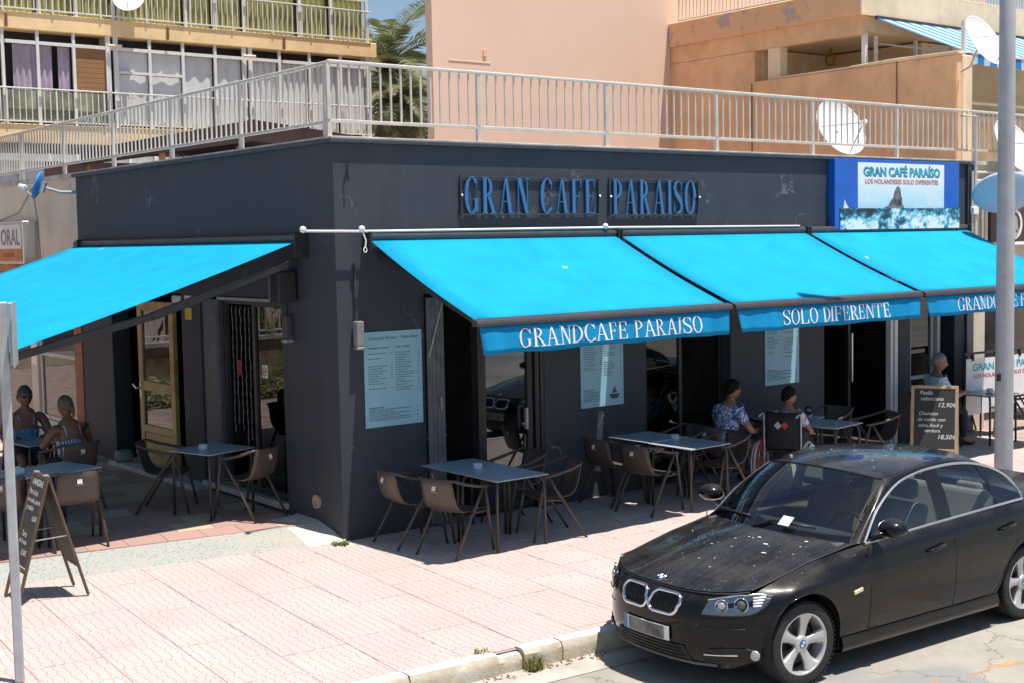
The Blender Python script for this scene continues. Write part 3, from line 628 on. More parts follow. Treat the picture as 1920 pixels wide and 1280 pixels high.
plate('notice', 'dark red sticker on the bead curtain window', 'notice', (.091,2.48,1.70), (0,-1,0), (0,0,1), .13, .18, (-1,0,0), pm('dark red', (.2,.01,.02), .5))

# ================================================================== awnings
def ripple(x, k): return .012*math.sin(x*9.0+k)+.008*math.sin(x*21+k*2)
def awning_r(x0, x1, txt, tx0, tx1, label, k):
    t = thing('awning', label, 'awning', ((x0+x1)/2, 0, 3.2), group='turquoise awnings on the street front', world=True)
    yw, zw, yf, zf = -.09, 3.185, -1.92, 2.395; n = 12; P = []
    for j in range(n+1):
        s = j/n; y = lerp(yw, yf, s); z = lerp(zw, zf, s)-.030*math.sin(math.pi*s)
        P.append([(lerp(x0+.015*s, x1-.0*s, i/10), y, z+.004*math.sin(i*1.7+k)*s) for i in range(11)])
    mb = MB(); mb.grid(P); o = mb.build('canvas', M['awning'], t, smooth=True); sd = o.modifiers.new('thick', 'SOLIDIFY'); sd.thickness = .004
    mb = MB(); mb.tube([(x0+.0,-.075,3.215),(x1,-.075,3.215)], .05, 12); mb.build('roller', M['bar_grey'], t, smooth=False, auto=40)
    mb = MB(); mb.prism([(-1.90,2.34),(-1.985,2.335),(-2.0,2.36),(-1.985,2.392),(-1.91,2.412)], (x0-.02,0,0), (0,1,0), (0,0,1), (x1-x0+.04,0,0)); mb.build('front_bar', M['bar_grey'], t, bevel=.004)
    for xa in (x0+.09, x1-.11):
        mb = MB(); e = lerp(x0, x1, .5); mb.bar((xa,-.1,3.04), (xa+.02,-1.0,2.66), .035, .06); mb.bar((xa+.02,-1.0,2.66), (xa+.01,-1.92,2.33), .03, .05); mb.build('folding_arm', M['black_metal'], t, bevel=.005)
    for xa in (x0-.035, x1+.005):
        mb = MB(); mb.box(xa, xa+.03, -.16, -.0, 3.06, 3.27); mb.build('bracket', M['black_metal'], t, bevel=.008)
    # valance cloth with its lettering, both following the same ripple
    zt, zb, yv = 2.345, 2.07, -1.965; nx = 60
    vy = lambda x, z: yv-.02*(zt-z)/.27*0+ripple(x, k)*((zt-z)/.27)-.035*((zt-z)/.27)
    def vz(x, s):
        edge = min((x-x0), (x1-x))/.12; return lerp(zt, zb, s)
    mb = MB(); P = []
    for j in range(6):
        s = j/5; P.append([(lerp(x0+.03*s+.02, x1-.05*s-.01, i/nx), vy(lerp(x0, x1, i/nx), vz(x0+.5, s)), vz(lerp(x0, x1, i/nx), s)+.006*math.sin(i*.31+k)*s) for i in range(nx+1)])
    mb.grid(P); o = mb.build('valance', M['valance'], t, smooth=True); sd = o.modifiers.new('thick', 'SOLIDIFY'); sd.thickness = .003; sd.offset = 0
    hh = .175; z0 = 2.115
    for c, polys in serif(txt, tx1-tx0, hh, .115, .04, .055, .07):
        L = MB()
        for q, pl_ in enumerate(polys):
            V = [(tx0+a, z0+b) for a, b in ccw(pl_)]; L.add([(a, vy(a, b)-.006-(q % 14)*.0003, b) for a, b in V], [tuple(range(len(V)))])
        if polys: L.build('letter', M['white'], o)
    return t
awning_r(.37, 3.875, 'GRANDCAFE PARAISO', .86, 3.40, 'turquoise street awning nearest the corner, white GRANDCAFE PARAISO lettering on its valance', 0.0)
awning_r(3.965, 7.425, 'SOLO DIFERENTE', 4.74, 6.74, 'middle turquoise street awning with white SOLO DIFERENTE on its valance', 1.3)
awning_r(7.515, 11.32, 'GRANDCAFE PARAISO', 8.22, 10.7, 'turquoise street awning behind the lamp post, right of SOLO DIFERENTE', 2.1)
# terrace side
t = thing('awning', 'turquoise awning over the side terrace left of the corner', 'awning', (0, 4, 3.2), world=True)
xw, zw, xf, zf = -.10, 3.19, -3.55, 2.10; P = []
for j in range(13):
    s = j/12; P.append([(lerp(xw, xf, s), lerp(.60, 7.25, i/14), lerp(zw, zf, s)-.03*math.sin(math.pi*s)) for i in range(15)])
mb = MB(); mb.grid(P); o = mb.build('canvas', M['awning'], t, smooth=True); sd = o.modifiers.new('thick', 'SOLIDIFY'); sd.thickness = .004
mb = MB(); mb.tube([(-.08,.58,3.215),(-.08,7.28,3.215)], .05, 12); mb.build('roller', M['bar_grey'], t, auto=40)
mb = MB(); mb.prism([(-3.52,2.05),(-3.60,2.045),(-3.61,2.07),(-3.6,2.10),(-3.53,2.118)], (0,.56,0), (1,0,0), (0,0,1), (0,6.72,0)); mb.build('front_bar', M['bar_grey'], t, bevel=.004)
for ya in (.66, 7.1):
    mb = MB(); mb.bar((-.08,ya,2.98), (-1.75,ya+.03,2.45), .045, .085); mb.bar((-1.75,ya+.03,2.45), (-3.5,ya+.02,2.06), .04, .075); mb.build('folding_arm', M['black_metal'], t, bevel=.006)
    mb = MB(); mb.box(-.17, 0, ya-.10, ya-.065, 3.0, 3.28); mb.box(-.12, -.06, ya-.11, ya-.10, 3.03, 3.09); mb.build('bracket', M['black_metal'], t, bevel=.008)
mb = MB(); zt = 2.05
mb.grid([[(-3.585+.01*math.sin(y*7)*s, y, zt-.26*s) for y in [.6+i*.19 for i in range(36)]] for s in (0, .5, 1)]); o = mb.build('valance', M['valance'], t, smooth=True)
# white conduit with globes along the front
t = thing('conduit', 'thin white conduit with small globes above the street awnings', 'conduit', (0, -.1, 3.25), world=True)
mb = MB(); mb.tube([(-.43,-.105,3.285),(.26,-.105,3.275),(3.6,-.105,3.285),(7.30,-.105,3.275)], .013, 8); mb.build('pipe', M['white_plastic'], t, smooth=True)
for xx in (-.44, .26, 3.70):
    mb = MB(); mb.lathe([(.0,-.036),(.025,-.027),(.036,0),(.025,.027),(0,.036)], 14, (xx,-.115,3.30)); mb.build('globe', M['white_plastic'], t, smooth=True)
mb = MB(); mb.tube([(.27,-.12,3.26),(.30,-.125,3.18),(.29,-.125,3.10)], .009, 6); mb.tube([(.29+.02*math.cos(a),-.125,3.08+.025*math.sin(a)) for a in [k*.628 for k in range(10)]], .006, 5, closed=True); mb.build('crank_eye', M['white_plastic'], t)

# ================================================================== small boxes on the corner
t = thing('loudspeaker', 'black loudspeaker box on the corner wall above a slim lamp', 'loudspeaker', (0, .92, 2.6), world=True)
mb = MB(); mb.prism([(-.03,.80),(-.03,1.05),(-.26,1.02),(-.28,.93),(-.24,.82)], (0,0,2.52), (1,0,0), (0,1,0), (0,0,.34)); mb.build('cabinet', M['black'], t, bevel=.012, seg=2)
mb = MB(); mb.box(-.03, 0, .88, .96, 2.62, 2.74); mb.build('bracket', M['black_metal'], t)
for lab, c, ax in (('slim grey wall lamp under the loudspeaker on the terrace side', (-.05, 1.0, 2.24), 0), ('slim grey wall lamp on the corner beside the first menu board', (.22, -.06, 2.20), 1)):
    t = thing('wall_lamp', lab, 'lamp', c, world=True); mb = MB(); x, y, z = c
    mb.box(x-.045, x+.045, y-.045, y+.045, z-.13, z+.13); mb.build('housing', pm('grey lamp housing', (.22,.225,.24) if ax else (.06,.06,.07), .5), t, bevel=.012, seg=2)
    mb = MB(); mb.box(x-.05, x+.05, y-.05, y+.05, z-.165, z-.135); mb.build('base', M['grey_metal'], t, bevel=.006)
    mb = MB(); mb.tube([(x,y,z+.13),(x+.01,y+.0,z+.25),(x-.01,y+.03,z+.38)], .01, 6); mb.build('cable', M['black'], t)

# ================================================================== roof railings
def railing(name, label, a, b, n_post, zb, zt, zbase, sp, mat, group=None, br=.009, end=True, ph=0):
    a, b = Vector(a), Vector(b); L = (b-a).length; d = (b-a)/L; t = thing(name, label, 'railing', (a.x, a.y, zbase), math.atan2(d.y, d.x), group)
    bm_ = MB(); bm_.box(0, L, -.028, .028, zt-zbase-.035, zt-zbase+.0); bm_.build('top_rail', mat, t, bevel=.008)
    bm_ = MB(); bm_.box(0, L, -.018, .018, zb-zbase-.018, zb-zbase+.018); bm_.build('bottom_rail', mat, t, bevel=.004)
    bl = MB(); h0, h1 = zb-zbase+.018, zt-zbase-.035; bl.box(-br, br, -br, br, h0, h1); me = bl.mesh('baluster'); me.materials.append(mat)
    po = MB(); po.box(-.024, .024, -.024, .024, 0, h0-.036); po.box(-.020, .020, -.020, .020, h0, h1); pme = po.mesh('post'); pme.materials.append(mat); k = 0
    x = ph
    while x < L-.02:
        if k % n_post == 0: inst('post', pme, t, (x, 0, 0))
        else: inst('baluster', me, t, (x, 0, 0))
        k += 1; x += sp
    return t
railing('roof_railing', 'cream painted railing along the street edge of the cafe roof', (0,.06), (11.6,.06), 15, 4.43, 5.06, 4.268, .1297, M['rail'], 'cream roof railings')
railing('roof_railing', 'cream painted railing along the terrace edge of the cafe roof', (.06,.12), (.06,12.4), 15, 4.43, 5.06, 4.268, .1297, M['rail'], 'cream roof railings', ph=.1)
railing('roof_railing', 'cream railing continuing over the neighbouring shop beside the lamp post', (11.66,.06), (15.0,.06), 15, 4.43, 5.06, 4.268, .1297, M['rail'], 'cream roof railings', ph=.09)
# ================================================================== neighbouring shop on the terrace side
M['beige'] = m_wall_paint('beige render', (.66, .57, .45), .85, .15); M['ochre'] = m_wall_paint('ochre yellow render', (.84, .60, .32), .85, .12)
M['peach'] = pm('sunlit peach render', (.80, .565, .43), .85, .035, .5, .12, 30)  # same render as the orange wall, with sunlight put into its paler tone
M['orange'] = m_wall_paint('orange render', (.80, .48, .26), .85, .12); M['creamwall'] = m_wall_paint('cream render', (.78, .62, .42), .85, .12)
def m_brick():
    t = NT('small red brick'); b = t.node('ShaderNodeTexBrick'); t.l.new(t.coord(rot=(R_(90),0,R_(90))), b.inputs['Vector']); b.inputs['Scale'].default_value = 8; b.inputs['Color1'].default_value = (.42,.17,.10,1); b.inputs['Color2'].default_value = (.34,.13,.08,1); b.inputs['Mortar'].default_value = (.3,.24,.2,1); b.inputs['Mortar Size'].default_value = .02
    b.inputs['Row Height'].default_value = .45; t.base(b.outputs[0], .85); return t.m
sh = thing('neighbour_shop', 'beige rendered shop with glazed front beyond the side terrace', 'building', (0, 10, 0), world=True)
mb = MB(); mb.box(.0, .25, 7.42, 16, 2.72, 4.2); mb.box(.0, .25, 9.45, 9.75, 0, 2.72); mb.box(0, .25, 11.6, 16, 0, 2.72); mb.box(0, .25, 7.74, 9.45, 0, .45); mb.build('wall', M['beige'], sh)
mb = MB(); mb.box(-.04, .3, 7.47, 16, 4.2, 4.27); mb.build('coping', M['concrete_cap'], sh, bevel=.01)
mb = MB(); mb.box(-.012, .2, 7.42, 7.735, 0, 2.72); mb.build('brick_pilaster', m_brick(), sh)
mb = MB(); mb.box(-.03, -.001, 7.78, 13, 2.62, 2.95); mb.build('wooden_fascia', pm('orange brown wood', (.42,.22,.10), .6, .3, 2), sh, bevel=.005)
M['shopframe'] = pm('grey cream frame', (.55,.54,.52), .5); frame_l('window', 7.76, 9.40, .46, 2.60, .06, .06, M['shopframe'], parent=sh, mids=(1.5,))
for k in range(20):
    mb = MB(); z = 2.50-k*.1; mb.box(.14, .16, 7.82, 9.34, z-.085, z); o = mb.build('blind_slat', pm('cream blind', (.55,.50,.42), .7) if k == 0 else bpy.data.materials['cream blind'], sh)
frame_l('window', 9.8, 11.55, .1, 2.60, .06, .06, M['shopframe'], parent=sh)
mb = MB(); mb.box(.5, .55, 7.5, 12, 0, 2.7); mb.box(.26,.5,7.5,12,.02,.1); mb.build('shop_interior', pm('shop interior', (.30,.26,.2), .8), sh)
plate('notice', 'white paper notice inside the neighbouring shop window', 'notice', (.0,9.6,1.55), (0,-1,0), (0,0,1), .22, .5, (-1,0,0), M['white'])
t = thing('shop_sign', 'white and orange lightbox sign ending in ORAL on the beige wall', 'sign', (-.1, 10, 2.95), world=True)
mb = MB(); mb.box(-.24, -.002, 9.17, 11.6, 2.93, 3.60); mb.build('box', M['satin'], t, bevel=.01)
mb = MB(); mb.box(-.246, -.241, 9.24, 11.55, 3.17, 3.55); mb.build('white_face', M['white'], t); mb = MB(); mb.box(-.2465, -.241, 9.24, 11.55, 2.97, 3.168); mb.build('orange_face', pm('orange sign face', (.60,.20,.08), .4), t)
mb = MB(); add_text(mb, 'ORAL', (-.249, 9.30, 3.23), (0,-1,0), (0,0,1), .36, 'RIGHT', bold=.02); mb.build('lettering', pm('grey sign print', (.30,.27,.25), .5), t)
mb = MB()
for k in range(7): mb.box(-.2495,-.247,9.62+k*.085,9.68+k*.085,3.035,3.10)
tag(mb.build('small_lettering', pm('dark red print', (.40,.12,.06), .5), t), kind='stuff')
mb = MB(); mb.tube([(-.01,12.5,4.0),(-.012,11.2,3.62),(-.012,10.0,3.75),(-.012,9.3,4.12),(-.012,9.12,3.6),(-.012,9.06,2.9)], .008, 5); tag(mb.build('cable', pm('weathered cable', (.3,.28,.24), .7)), 'thin slack cable on the beige shop wall', 'cable')

# ================================================================== satellite dishes
def dish(name_label, c, n, r, mat, mount, ry=None, lnb=True, group=None, back=None):
    c = Vector(c); n = Vector(n).normalized(); t = thing('satellite_dish', name_label, 'satellite dish', c, group=group, world=True)
    Q = n.to_track_quat('Z', 'Y').to_matrix(); d = r*.28; prof = [(r*q, d*(q*q-1)) for q in (0.001, .25, .5, .75, .93, 1.0)]+[(r*1.02, .01), (r, -.012)]+[(r*q, d*(q*q-1)-.012) for q in (.93, .75, .5, .25, .001)]
    mb = MB(); mb.lathe(prof, 40, c, Q @ Matrix.Diagonal((1, ry or 1.08, 1))); mb.build('reflector', mat, t, smooth=True)
    if lnb:
        f = c+n*r*1.05-Q.col[1]*r*.45; mb = MB(); mb.tube([c-Q.col[1]*r*1.02, f], .014, 6); mb.tube([c+Q.col[0]*r*.9, f], .008, 6); mb.tube([c-Q.col[0]*r*.9, f], .008, 6); mb.build('feed_arm', M['galv'], t)
        mb = MB(); mb.lathe([(.03,-.05),(.04,0),(.04,.06),(.02,.08)], 12, f, (-n).to_track_quat('Z','Y').to_matrix()); mb.build('feed_horn', M['white_plastic'], t, auto=40)
    b = c-n*d; mb = MB(); m = [b]+[Vector(q) for q in mount]; mb.tube(m, .022, 8); mb.obox(b-n*.03, Q.col[0]*.06, Q.col[1]*.08, n*.03); mb.build('mount', M['galv'], t); return t
DW = pm('white dish paint', (.80,.80,.78), .45, .04, 3)
dish('large white satellite dish behind the roof railing above the billboard', (9.62,1.0,4.79), (-.16,-.87,.45), .44, DW, [(9.85,1.1,4.62),(9.85,1.1,4.27)])
dish('grey blue satellite dish seen from behind, beside the lamp post', (11.5,-.62,3.74), (.55,.62,.55), .47, pm('sky shaded dish back', (.42,.52,.64), .5, .05, 3), [(11.7,-.3,3.6),(11.75,0.0,3.55)], ry=.78, lnb=False)  # bluish sky-lit shade is put into the dish colour
dish('white satellite dish right of the lamp post above the grey blue one', (12.42,-.25,4.50), (.0,-.88,.47), .46, DW, [(12.6,-.05,4.3),(12.62,.06,4.2)])
dish('white satellite dish beside the striped balcony awning', (21.4,6.0,7.66), (.0,-.88,.47), .62, DW, [(22.2,6.9,7.2),(22.25,7.2,7.1)])
dish('small blue satellite dish on an arm beside the beige shop wall', (-.56,7.42,4.08), (-.72,.45,.28), .19, pm('blue dish paint', (.06,.25,.55), .45), [(-.42,7.38,4.03),(-.25,7.36,3.98),(-.001,7.36,3.98)])
dish('white satellite dish on the upper balcony railing at top left', (7.7,23.75,10.05), (-.45,-.75,.5), .42, DW, [(7.9,23.95,9.7)])

# ================================================================== apartment block at the back left
LB = thing('apartment_block', 'ochre apartment block with white balcony railings and glazed balconies', 'building', (5, 26, 0), world=True)
Y0 = 24.0
mb = MB(); mb.box(-8, 15.9, Y0-.02, Y0+.6, 8.98, 9.44); mb.build('floor_band', M['ochre'], LB, bevel=.02)
mb = MB(); mb.box(-8, 15.9, Y0-.02, Y0+.6, 5.98, 6.50); mb.build('floor_band', M['ochre'], LB, bevel=.02)
mb = MB(); mb.box(-8, 15.75, Y0+.6, 34, 0, 13); mb.build('wall', M['creamwall'], LB)
mb = MB(); mb.box(-8, 15.9, Y0-.02, Y0+.6, 12.0, 12.5); mb.build('floor_band', M['ochre'], LB)
WF = pm('white window frame', (.72,.70,.68), .5, .08)
def lb_bar(name, a, b, w=.09, d=.07, mat=WF, y=Y0+.06):
    mb = MB(); mb.bar((a[0], y, a[1]), (b[0], y, b[1]), w, d, (0,1,0)); return mb.build(name, mat, LB)
for x in (4.30, 5.22, 6.2, 7.16, 7.38, 8.37, 9.37, 10.37, 11.30, 11.50, 12.47, 13.5, 14.6, 15.6): lb_bar('mullion', (x, 6.5), (x, 8.98), .13 if x in (7.16, 7.38, 11.30, 11.50, 15.6) else .08)
lb_bar('transom', (3.0, 8.66), (15.6, 8.66), y=Y0+.068); lb_bar('transom', (7.4, 8.02), (9.37, 8.02), .07, y=Y0+.068)
for x in (4.2, 5.3, 6.3, 7.35, 7.5, 9.5, 10.4, 11.35, 13.2, 14.3, 15.6): lb_bar('mullion', (x, 9.44), (x, 12.0), .10)
lb_bar('transom', (3.0, 10.75), (15.6, 10.75), y=Y0+.068)
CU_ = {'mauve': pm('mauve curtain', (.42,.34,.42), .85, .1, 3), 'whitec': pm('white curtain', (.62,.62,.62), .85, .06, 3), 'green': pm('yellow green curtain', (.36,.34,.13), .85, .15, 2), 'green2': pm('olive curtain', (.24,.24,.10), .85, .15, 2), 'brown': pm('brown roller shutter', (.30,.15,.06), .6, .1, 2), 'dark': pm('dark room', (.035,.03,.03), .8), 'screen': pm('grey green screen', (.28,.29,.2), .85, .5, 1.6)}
def curtain(x0, x1, z0, z1, mat, y=Y0+.2, amp=.035, wl=.16, name='curtain'):
    n = max(8, int((x1-x0)/wl*5)); a = []; b = []
    for k in range(n+1):
        x = lerp(x0, x1, k/n); yy = y+amp*math.sin(6.283*(x-x0)/wl+.6*math.sin(x*3)); a.append((x, yy, z0)); b.append((x, yy*.5+y*.5, z1))
    mb = MB(); mb.grid([a, b]); return mb.build(name, CU_[mat], LB, smooth=True)
def panel(x0, x1, z0, z1, mat, y=Y0+.22, name='panel'):
    mb = MB(); mb.box(x0, x1, y, y+.03, z0, z1); return mb.build(name, CU_[mat] if isinstance(mat, str) else mat, LB)
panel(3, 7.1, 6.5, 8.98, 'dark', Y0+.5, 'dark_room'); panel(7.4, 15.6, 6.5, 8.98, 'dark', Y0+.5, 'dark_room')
curtain(4.6, 5.2, 7.4, 8.62, 'mauve'); curtain(5.3, 5.65, 7.4, 8.62, 'mauve'); curtain(5.8, 6.15, 7.4, 8.62, 'mauve')
for k in range(9): panel(6.25, 7.1, 7.42+k*.135, 7.42+k*.135+.128, 'brown', Y0+.1, 'shutter_slat')
panel(3, 7.1, 6.55, 7.4, 'screen', Y0+.1, 'screen_panel')
for a, b in ((7.45, 8.33), (8.41, 9.33)):
    for k, (z0, z1) in enumerate(((6.6, 7.35), (7.35, 7.98), (8.06, 8.62))): curtain(a, b, z0, z1, 'whitec', Y0+.16, .02, .5, 'blind')
for a, b in ((9.42, 10.33), (10.42, 11.25)): curtain(a, b, 6.6, 8.62, 'whitec', Y0+.18, .03, .4, 'curtain')
for a, b in ((11.55, 12.43), (12.52, 13.45), (13.55, 14.55), (14.65, 15.55)): curtain(a, b, 6.6, 8.62, 'whitec', Y0+.18, .05, .22, 'curtain')
panel(3, 15.6, 9.44, 12, 'green2', Y0+.45, 'curtain_lining')
for k, (a, b) in enumerate(((3.2, 4.15), (4.25, 5.25), (5.35, 6.25), (6.35, 7.3), (7.55, 9.45), (9.55, 10.35), (10.45, 11.3), (11.4, 13.15), (13.25, 14.25), (14.35, 15.55))): curtain(a, b, 9.46, 11.9, 'green', Y0+.25, .06, .19)
M['rail2'] = pm('white balcony rail', (.72,.70,.64), .5, .08, 4)
railing('balcony_railing', 'white railing of the middle balcony on the ochre block', (3.0, Y0-.05), (15.7, Y0-.05), 8, 6.56, 7.45, 6.5, .165, M['rail2'], 'white balcony railings of the ochre block', .012)
railing('balcony_railing', 'white railing of the upper balcony on the ochre block', (3.0, Y0-.05), (15.7, Y0-.05), 8, 9.52, 10.4, 9.44, .165, M['rail2'], 'white balcony railings of the ochre block', .012)
for x in (4.4, 8.9, 12.6):
    mb = MB(); mb.tube([(x, Y0-.06, 9.36), (x+.0, Y0-.06, 9.02)], .035, 8); mb.build('drain_spout', pm('rusty pipe', (.25,.10,.05), .7) if x < 5 else bpy.data.materials['rusty pipe'], LB)
for x, z in ((7.3, 8.72), (11.4, 8.72)): mb = MB(); mb.tube([(x-.15, Y0-.05, z), (x+.2, Y0-.12, z)], .04, 8); mb.build('wall_lamp', M['creamwall'], LB)
# shop fronts below
for k in range(9):
    x = 3.0+k*.75; mb = MB(); mb.box(x, x+.09, Y0-.3, Y0-.2, 3.2, 5.85); mb.build('shopfront_post', M['white'], LB)
mb = MB(); mb.box(3, 9.6, Y0-.3, Y0-.2, 5.7, 5.95); mb.build('shopfront_head', CU_['dark'], LB); mb = MB(); mb.box(3, 16, Y0-.1, Y0-.02, 0, 5.7); mb.build('shopfront_panel', pm('pale shopfront', (.62,.62,.62), .5), LB)
# maroon canopy behind the cafe roof
cn = thing('canopy', 'dark maroon gabled canopy behind the terrace railing', 'canopy', (5.5, 13, 4.3), world=True)
mar = pm('maroon canopy cloth', (.045,.018,.016), .7, .3, 2)
mb = MB(); prof = [(3.2, 5.22), (5.2, 5.62), (8.0, 5.34), (8.0, 4.98), (5.2, 5.2), (3.2, 4.9)]; mb.prism(prof, (0,11.8,0), (1,0,0), (0,0,1), (0,4,0)); mb.build('cover', mar, cn)
for x, y in ((3.3,11.9),(4.9,11.9),(7.9,11.9),(3.3,15.6),(7.9,15.6)): mb = MB(); mb.box(x, x+.09, y, y+.09, 4.2, 5.1); mb.build('post', pm('orange brown post', (.40,.17,.06), .6) if x == 3.3 and y < 12 else bpy.data.materials['orange brown post'], cn)
mb = MB(); mb.box(1, 12, 9.5, 22, 4.0, 4.19); tag(mb.build('roof_deck', pm('pale roof deck', (.42,.40,.37), .9, .2, 2)), 'pale flat roof deck behind the cafe roof', 'roof')
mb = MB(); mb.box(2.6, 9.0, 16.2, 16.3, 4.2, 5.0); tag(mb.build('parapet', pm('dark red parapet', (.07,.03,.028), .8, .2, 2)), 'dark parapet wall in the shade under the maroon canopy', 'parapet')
# ================================================================== apartment block at the back right
RB = thing('apartment_block', 'peach and orange apartment block with an open corner balcony', 'building', (24, 14, 0), world=True)
XW = 22.3
mb = MB(); mb.box(15.6, XW+.3, 17.35, 17.75, 0, 14); mb.box(20.2, 40, 17.75, 26, 0, 14); mb.build('peach_wall', M['peach'], RB); mb = MB(); mb.box(13.38, 15.6, 17.30, 17.6, 0, 14); mb.build('peach_bay', M['peach'], RB)
mb = MB(); mb.box(15.05,15.17,17.27,17.30,8.18,8.36); mb.build('vent', M['orange'], RB); mb = MB(); mb.box(13.9,15.3,17.285,17.30,8.0,8.02); mb.build('ledge_line', M['creamwall'], RB)
mb = MB(); mb.box(XW, 40, 13.95, 17.349, 0, 8.45); mb.build('orange_wall', M['orange'], RB)
def m_orange_peel():
    t = NT('orange render with bare grey patches'); f = t.ramp(t.noise(1.1, 6, .65, t.coord(loc=(0,2.5,1.4))), [(.55, 0.0), (.60, 1.0)]); n = t.noise(1.5, 5)
    k = t.mix(n, (.74,.43,.23), (.82,.50,.28)); k = t.mix(t.math('MULTIPLY', f, .7), k, (.36,.33,.36)); t.base(k, .85); t.bump(n, .2); return t.m
mb = MB(); mb.box(XW-.10, 40, 10.22, 17.34, 8.95, 9.66); mb.build('upper_band', m_orange_peel(), RB, bevel=.02)
mb = MB(); mb.box(XW, XW+.3, 10.3, 17.33, 8.44, 8.949); mb.build('lintel', M['orange'], RB)
mb = MB(); mb.box(XW, XW+.3, 13.0, 13.45, 0, 8.45); mb.build('pillar', M['creamwall'], RB); mb = MB(); mb.box(XW-.1, 40, 10.15, 10.215, 8.93, 9.70); mb.build('front_band', M['creamwall'], RB)
mb = MB(); mb.box(XW+.32, 40, 10.33, 13.94, 8.55, 8.94); mb.build('balcony_ceiling', M['creamwall'], RB)
mb = MB(); mb.box(XW+3.2, 40, 10.6, 13.9, 4.2, 8.5); mb.box(XW+.3, XW+3.2, 13.9, 13.94, 4.2, 8.5); mb.build('balcony_back_wall', M['creamwall'], RB)
mb = MB(); mb.box(XW, 40, 9.4, 13.9, 6.2, 6.4); mb.build('balcony_floor', M['creamwall'], RB)
mb = MB(); mb.box(XW-.15, XW+.08, 7.25, 13.94, 4.2, 7.55); mb.build('parapet_wall', M['orange'], RB, bevel=.03); mb = MB(); mb.prism([(7.2,7.55),(10.6,7.552),(13.0,7.552),(13.0,7.58),(10.6,7.60),(9.0,7.64),(7.2,7.62)], (XW-.18,0,0), (0,1,0), (0,0,1), (.3,0,0)); mb.build('parapet_cap', M['creamwall'], RB, bevel=.01)
mb = MB(); mb.box(XW+.09, XW+.55, 7.25, 7.5, 4.2, 7.55); mb.build('parapet_end', M['creamwall'], RB, bevel=.03)
mb = MB(); mb.box(XW+.28, XW+.40, 10.32, 10.44, 7.55, 8.5); mb.build('corner_post', M['white'], RB)
mb = MB(); mb.box(XW+.25, XW+.33, 7.3, 7.4, 7.6, 8.4); mb.build('pipe', M['white'], RB)
for yy, z0, z1 in ((9.0, 4.3, 7.55), (13.92, 4.3, 7.5)): mb = MB(); mb.tube([(XW-.17,yy,z1),(XW-.17,yy,z0)], .018, 6); mb.build('cable_pipe', pm('brown cable', (.30,.15,.08), .7) if z1 == 7.55 else bpy.data.materials['brown cable'], RB)
ln = thing('lantern', 'small brass lantern on the open corner balcony', 'lantern', (24.5,12.99,8.0), world=True)
mb = MB(); mb.lathe([(.02,.0),(.13,.03),(.16,.22),(.17,.24),(.06,.36),(.0,.38)], 6, (24.5,12.99,8.05)); mb.build('body', pm('brass lantern', (.35,.24,.05), .4, .2, 8), ln); mb = MB(); mb.tube([(24.5,12.99,8.4),(24.5,12.99,8.56)], .015, 6); mb.build('hook', M['black_metal'], ln)
def m_stripe():
    t = NT('blue and white striped canvas'); w = t.node('ShaderNodeTexWave'); w.inputs['Scale'].default_value = .55; w.inputs['Distortion'].default_value = 0; t.l.new(t.tc.outputs['Object'], w.inputs['Vector'])
    k = t.ramp(w.outputs['Fac'], [(.50, (.02,.20,.50)), (.58, (.45,.60,.68))]); t.base(k, .8); return t.m
aw = thing('awning', 'blue and white striped balcony awning on the orange block', 'awning', (26, 9, 7), world=True); stp = m_stripe()
mb = MB(); mb.grid([[(x, y, z) for x in (22.75, 25, 28, 32)] for y, z in ((10.12, 8.88), (8.8, 8.28), (7.4, 7.66))]); o = mb.build('canvas', stp, aw)
mb = MB(); mb.grid([[(22.75+k*.12, 7.39, z-(.05*abs(math.sin(k*.65)) if z < 7.6 else 0)) for k in range(78)] for z in (7.64, 7.40)]); mb.build('valance', stp, aw)
mb = MB(); mb.bar((22.75,7.4,7.66),(32,7.4,7.66),.06,.06); mb.build('front_bar', M['white'], aw)
for x in (22.9, 27): mb = MB(); mb.bar((x,10.1,8.2),(x,7.42,7.62),.05,.05); mb.build('arm', M['grey_metal'], aw)
mb = MB(); mb.box(22.75, 32, 10.05, 10.14, 8.84, 8.93); mb.build('roller_box', M['bar_grey'], aw)
railing('balcony_railing', 'white railing of the top balcony on the orange block', (26.2, 10.25), (36, 10.25), 8, 9.75, 10.5, 9.70, .15, M['rail2'], None, .014)
railing('balcony_railing', 'pale railing above the orange side wall', (22.35, 17.0), (22.35, 12.2), 8, 9.72, 10.4, 9.66, .15, M['rail2'], None, .014)
for k in range(3): mb = MB(); x = 23.3+k*1.8; mb.box(x, x+.08, 10.5, 10.58, 4.2, 8.5); mb.build('terrace_post', M['white'], RB)
